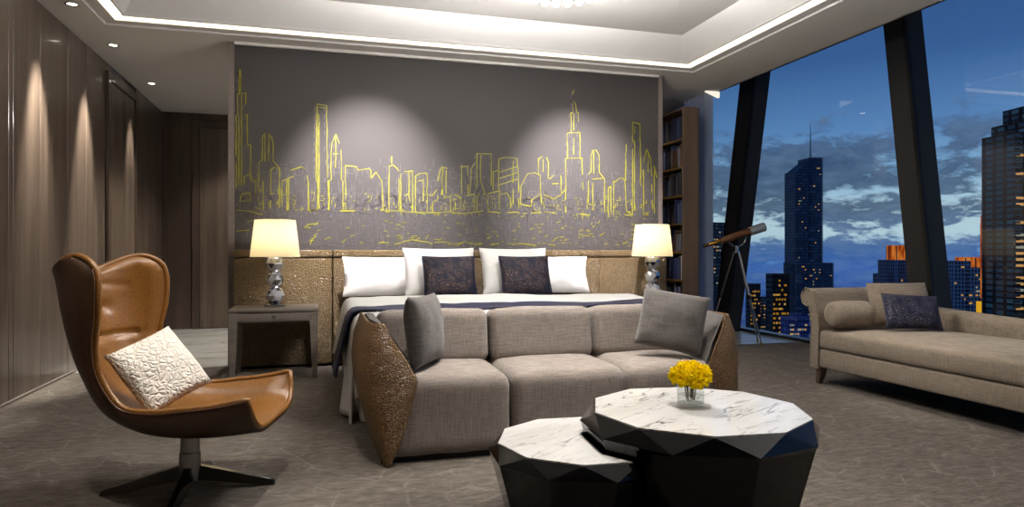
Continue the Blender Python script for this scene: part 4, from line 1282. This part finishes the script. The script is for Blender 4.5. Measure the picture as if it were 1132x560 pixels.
for (x_, y_, w_, lb) in ((-.66, 7.9, 260, 'downlight over the stone passage beside the mural wall'), (-1.0, 9.4, 110, 'downlight over the stone passage before the end door'), (1.5, 8.6, 60, 'downlight behind the mural wall'), (3.75, 7.6, 30, 'downlight beside the bookcase')):
    downlight(x_, y_, ZC, lb, w_, 95, .6, (x_-(.5 if x_ == -.66 else 0), y_, 0))

# ------------------------------------------------------------------ city beyond the glass
GZ = -230.
bm = B(); bmesh.ops.create_circle(bm, cap_ends=True, segments=64, radius=1200)
for v in bm.verts: v.co += Vector((300, 250, GZ))
struct(mk(bm, 'ground_outside', simple('night_ground', (14, 18, 26), .8), smooth=False), 'dark ground of the city far below', 'ground')

def m_facade(name, wall, glass, fw, fh, mw=.16, mh=.28, glow=.16, lit=.0, seed=0.):
    """window grid in the facade's own metres: spandrels, mullions and glazing bays, a few dimly lit"""
    t = NT(name)
    v = t.coord()
    s = t.n('ShaderNodeSeparateXYZ', i={0: v})
    nx = t.n('ShaderNodeSeparateXYZ', i={0: t.n('ShaderNodeNewGeometry').outputs['Normal']})
    h = t.math('ADD', s.outputs[0], s.outputs[1])
    u = t.math('DIVIDE', h, fw); w = t.math('DIVIDE', s.outputs[2], fh)
    fu = t.math('FRACT', t.math('ADD', u, 1000)); fv = t.math('FRACT', t.math('ADD', w, 1000))
    isw = t.math('MULTIPLY', t.math('GREATER_THAN', fu, mw), t.math('GREATER_THAN', fv, mh))
    cell = t.n('ShaderNodeCombineXYZ', i={0: t.math('FLOOR', u), 1: t.math('FLOOR', w), 2: seed})
    rnd = t.n('ShaderNodeTexWhiteNoise', i={'Vector': cell.outputs[0]})
    em = t.math('MULTIPLY', isw, t.math('POWER', rnd.outputs[0], 3.))
    gl = t.mix(rnd.outputs[0], lin(glass), tuple(x*.45 for x in lin(glass)[:3])+(1,))
    c = t.mix(isw, lin(wall), gl)
    p = t.bsdf(Base_Color=c, Roughness=t.math('MULTIPLY_ADD', isw, -.45, .7), Emission_Color=gl, Emission_Strength=t.math('MULTIPLY', em, glow), Specular_IOR_Level=.25)
    return t.out(p)
amber = emit('window_amber', (255, 190, 110), .55)
amber2 = emit('window_gold', (235, 165, 50), .42)
pale = emit('window_pale', (200, 200, 180), .45)
crown_m = NT('crown_floodlit')
n_ = crown_m.noise(crown_m.coord((1, 1, .2)), .35, 3)
crown_m = crown_m.out(crown_m.n('ShaderNodeEmission', i={'Color': crown_m.ramp(n_.outputs[0], [(.35, lin((150, 52, 14))), (.55, lin((236, 120, 44))), (.7, lin((255, 170, 70)))]), 'Strength': .7}))
redm = emit('red_beacon', (255, 60, 40), 1.)

def place(u0, u1, d, yaw=0.):
    """centre of a building that spans the bearing u0..u1 (tangents right of the lens axis) at range d"""
    th = math.atan(211/745); c_, s_ = math.cos(th), math.sin(th)
    r0, r1 = (u0-566)/745*d, (u1-566)/745*d
    m = (r0+r1)/2
    return (m*c_+d*s_, -m*s_+d*c_), (r1-r0), -th
def top_z(v, d): return 1.05+(279-v)/745*d

def building(name, label, u0, u1, d, blocks, fac, turn=0., lit=0, litm=None, fw=3., fh=3.6, seed=0, cat='building', depth=None, ztop_lit=None, zlow=None):
    (x, y), w, rz = place(u0, u1, d)
    b = thing(name, label, cat, (x, y, GZ), (0, 0, rz+turn))
    rng = random.Random(seed)
    k_ = math.cos(abs(turn))+math.sin(abs(turn))*.8
    for (nm, a0, a1, vt, dp, ch) in blocks:
        h = top_z(vt, d)-GZ
        bx0, bx1 = (a0-.5)*w/k_, (a1-.5)*w/k_
        dd = dp*w/k_
        bm = B()
        c2 = ch*w
        pts = [(bx0+c2, -dd/2), (bx1-c2, -dd/2), (bx1, -dd/2+c2), (bx1, dd/2-c2), (bx1-c2, dd/2), (bx0+c2, dd/2), (bx0, dd/2-c2), (bx0, -dd/2+c2)] if ch else [(bx0, -dd/2), (bx1, -dd/2), (bx1, dd/2), (bx0, dd/2)]
        prism(bm, pts, 'z', 0, h)
        mk(bm, nm, fac, b, smooth=False)
        zlo = top_z(zlow if zlow else 372, d)-GZ
        n_lit = int(lit*(a1-a0))
        for q in range(n_lit):
            zz = zlo+rng.random()**.8*(h-zlo-fh*1.5)
            zz = math.floor(zz/fh)*fh+fh*.34
            side = rng.random() < .22
            ww = fw*.62*rng.choice([1, 1, 1, 1.6])
            bm = B()
            if not side:
                n0 = (bx1-bx0-2*c2-ww)
                xx = bx0+c2+math.floor(rng.random()*n0/fw)*fw+fw*.16
                box(bm, xx, xx+ww, -dd/2-.12, -dd/2+.1, zz, zz+fh*.42)
            else:
                xs = bx0 if turn < 0 else bx1
                yy = -dd/2+c2+rng.random()*(dd-2*c2-ww)
                sg = -.12 if turn < 0 else .12
                box(bm, min(xs+sg, xs-sg), max(xs+sg, xs-sg), yy, yy+ww, zz, zz+fh*.42)
            mk(bm, 'lit_window', rng.choice(litm), b, smooth=False)
    return b, w, k_

f_glass = m_facade('blue_glass_facade', (22, 40, 64), (38, 70, 112), 1.9, 3.9, .12, .22, .5, seed=1)
f_dark = m_facade('dark_facade', (12, 15, 21), (28, 44, 60), 3.2, 3.4, .3, .35, .35, seed=2)
f_teal = m_facade('teal_window_facade', (11, 14, 20), (44, 84, 106), 6.2, 2.9, .34, .36, .9, seed=3)
f_stone = m_facade('pale_stone_facade', (168, 182, 208), (32, 46, 72), 3.0, 3.6, .32, .24, .4, seed=4)
f_slate = m_facade('slate_facade', (128, 144, 172), (30, 42, 66), 2.4, 3.6, .38, .2, .3, seed=5)
f_blue = m_facade('violet_blue_facade', (38, 58, 120), (74, 98, 176), 2.2, 3.4, .25, .3, .7, seed=6)
f_mesh = m_facade('grey_office_facade', (34, 44, 58), (70, 92, 110), 2.8, 3.4, .25, .3, .6, seed=7)

b, w, k_ = building('glass_skyscraper', 'tall blue glass skyscraper with a thin spire and stepped top', 870, 917, 900,
    [('tower_shaft', 0., .38, 191, .62, .05), ('tower_shaft', .36, .745, 176, .66, .07), ('podium', 0., 1., 290, .8, .08)], f_glass, .12, 46, [amber, pale, amber], 2.2, 3.9, 5, 'skyscraper')
bm = B()
zs = top_z(176, 900)-GZ; xsx = (.56-.5)*w/k_
tube(bm, [(xsx, 0, zs-2), (xsx, 0, zs+14), (xsx, 0, zs+47)], [1.6, 1.0, .35], 10); mk(bm, 'spire', M['steel'], b)
bm = B()
X_ = lambda a: (a-.5)*w/k_
prism(bm, [(X_(.0)+1.2, top_z(191.5, 900)-GZ), (X_(.375), top_z(191.5, 900)-GZ), (X_(.375), top_z(179.5, 900)-GZ), (X_(.30), top_z(182, 900)-GZ)], 'y', -.26*w/k_, .26*w/k_)
mk(bm, 'sloped_top', f_glass, b, smooth=False)
b2, w, k_ = building('dark_apartment_tower', 'huge dark apartment tower with lit rooms at the right edge of the view', 1096, 1190, 330,
    [('tower_block', 0., .30, 150, .5, 0), ('tower_block', .16, .62, 137, .56, 0), ('tower_block', .34, 1., 118, .6, 0)], f_teal, .10, 90, [amber, amber, pale], 6.2, 2.9, 8, 'skyscraper', zlow=350)
for q in range(34):
    zt_ = top_z(152+q*6, 330)-GZ
    bm = B(); box(bm, -.5*w/k_-.5, -.5*w/k_+2.2, -.25*w/k_-1.1, -.25*w/k_+.2, zt_, zt_+.9); mk(bm, 'balcony', M['black_metal'], b2, smooth=False)
b3, w, k_ = building('floodlit_tower', 'narrow orange floodlit tower edge beside the huge dark tower', 1087, 1099, 420, [('tower_block', 0., 1., 246, 1., 0)], f_dark, .1, 0, [amber])
bm = B(); box(bm, -.5*w/k_-.3, -.12*w/k_, -.5*w/k_-.4, .4*w/k_, top_z(330, 420)-GZ, top_z(238, 420)-GZ); mk(bm, 'lit_edge', crown_m, b3, smooth=False)
bm = B(); box(bm, -.5*w/k_-3.2, .1*w/k_, -.5*w/k_-1.4, .4*w/k_, top_z(372, 420)-GZ, top_z(333, 420)-GZ); mk(bm, 'lit_base', emit('gold_flood', (250, 180, 40), .85), b3, smooth=False)
def crown(b, w, k_, a0, a1, v0, v1, d, dp, ribs):
    bm = B()
    z0, z1 = top_z(v1, d)-GZ, top_z(v0, d)-GZ
    n = 24
    cx_ = ((a0+a1)/2-.5)*w/k_; rx = (a1-a0)/2*w/k_; ry = dp*w/k_/2
    A = [Vector((cx_+rx*math.cos(2*PI*k/n), ry*math.sin(2*PI*k/n), z0-2)) for k in range(n)]
    Bq = [Vector((p.x, p.y, z1)) for p in A]
    loft(bm, [A, Bq]); mk(bm, 'crown', crown_m, b, smooth=False)
    for k in range(0, n, 3):
        bm = B(); p = A[k]
        q = Vector((cx_+(p.x-cx_)*1.01, p.y*1.01, 0))
        box(bm, q.x-.35, q.x+.35, q.y-.35, q.y+.35, z0, z1-.5); mk(bm, 'crown_rib', M['dark_wood'], b, smooth=False)
b4, w, k_ = building('round_crowned_tower', 'pale tower with an orange lit round crown, between the slanted column and the dark tower', 1044, 1084, 620, [('tower_block', 0., .46, 288, .8, .0), ('tower_block', .22, 1., 295, .9, .14)], f_stone, 0., 16, [amber, pale], 3., 3.6, 12, zlow=335)
crown(b4, w, k_, .36, .94, 284, 296, 620, .6, 1)
b5, w, k_ = building('crowned_office_tower', 'slate tower with an orange lit crown left of the slanted column by the daybed', 968, 1010, 680, [('tower_block', 0., .4, 302, .6, 0), ('tower_block', .2, 1., 287, .8, .06)], f_slate, .2, 8, [amber], 3., 3.6, 14, zlow=320)
crown(b5, w, k_, .30, .96, 271, 288, 680, .56, 1)
building('office_block', 'dark office block with rows of yellow lit windows left of the glass skyscraper', 849, 870, 450, [('tower_block', 0., 1., 302, .8, 0)], f_dark, .12, 70, [amber2, amber2, amber], 1.9, 3.1, 16)
building('office_block', 'lower office block with yellow windows just right of the tripod', 833, 851, 760, [('tower_block', 0., 1., 328, .8, 0)], f_mesh, .1, 44, [amber2, amber], 2.4, 3.4, 18)
building('apartment_block', 'narrow dark block with yellow windows behind the tripod legs', 826, 839, 540, [('tower_block', 0., 1., 313, .9, 0)], f_dark, .12, 40, [amber2, amber], 1.6, 3.2, 20)
building('low_office_block', 'low violet-blue building in front of the glass skyscraper', 866, 897, 400, [('tower_block', 0., 1., 350, .7, 0), ('tower_block', .3, .8, 346, .4, 0)], f_blue, .1, 30, [amber, pale, pale], 1.5, 2.6, 22)
building('grey_office_tower', 'grey office tower seen between the curtain and the first slanted column', 780, 806, 640, [('tower_block', 0., .75, 246, .8, 0), ('tower_block', .5, 1., 262, .9, 0)], f_mesh, .12, 40, [amber, pale], 2.6, 3.4, 24, zlow=345)

# ------------------------------------------------------------------ uplighter added out of view at right to brighten the ceiling
ul = thing('added_uplighter', 'added unseen steel uplighter by the glass wall near the foot of the daybed', 'lamp', (4.25, .7, 0))
bm = B(); lathe(bm, [(0, 0), (.14, 0), (.14, .015), (.02, .03), (0, .03)], 32); mk(bm, 'base', M['steel'], ul)
bm = B(); tube(bm, [(0, 0, .02), (0, 0, 1.72)], .012, 12); mk(bm, 'pole', M['steel'], ul)
bm = B(); lathe(bm, [(0, 1.70), (.06, 1.71), (.15, 1.80), (.145, 1.80), (.055, 1.725), (0, 1.715)], 32); mk(bm, 'lamp_bowl', M['steel'], ul)
L = bpy.data.lights.new('added_uplight', 'SPOT'); L.energy = 400; L.color = (1, .97, .94); L.spot_size = R(150); L.spot_blend = .5; L.shadow_soft_size = .05
o = bpy.data.objects.new('added_uplight', L); C.objects.link(o); o.parent = ul; o.location = (0, 0, 1.80); o.rotation_euler = (PI, 0, 0)
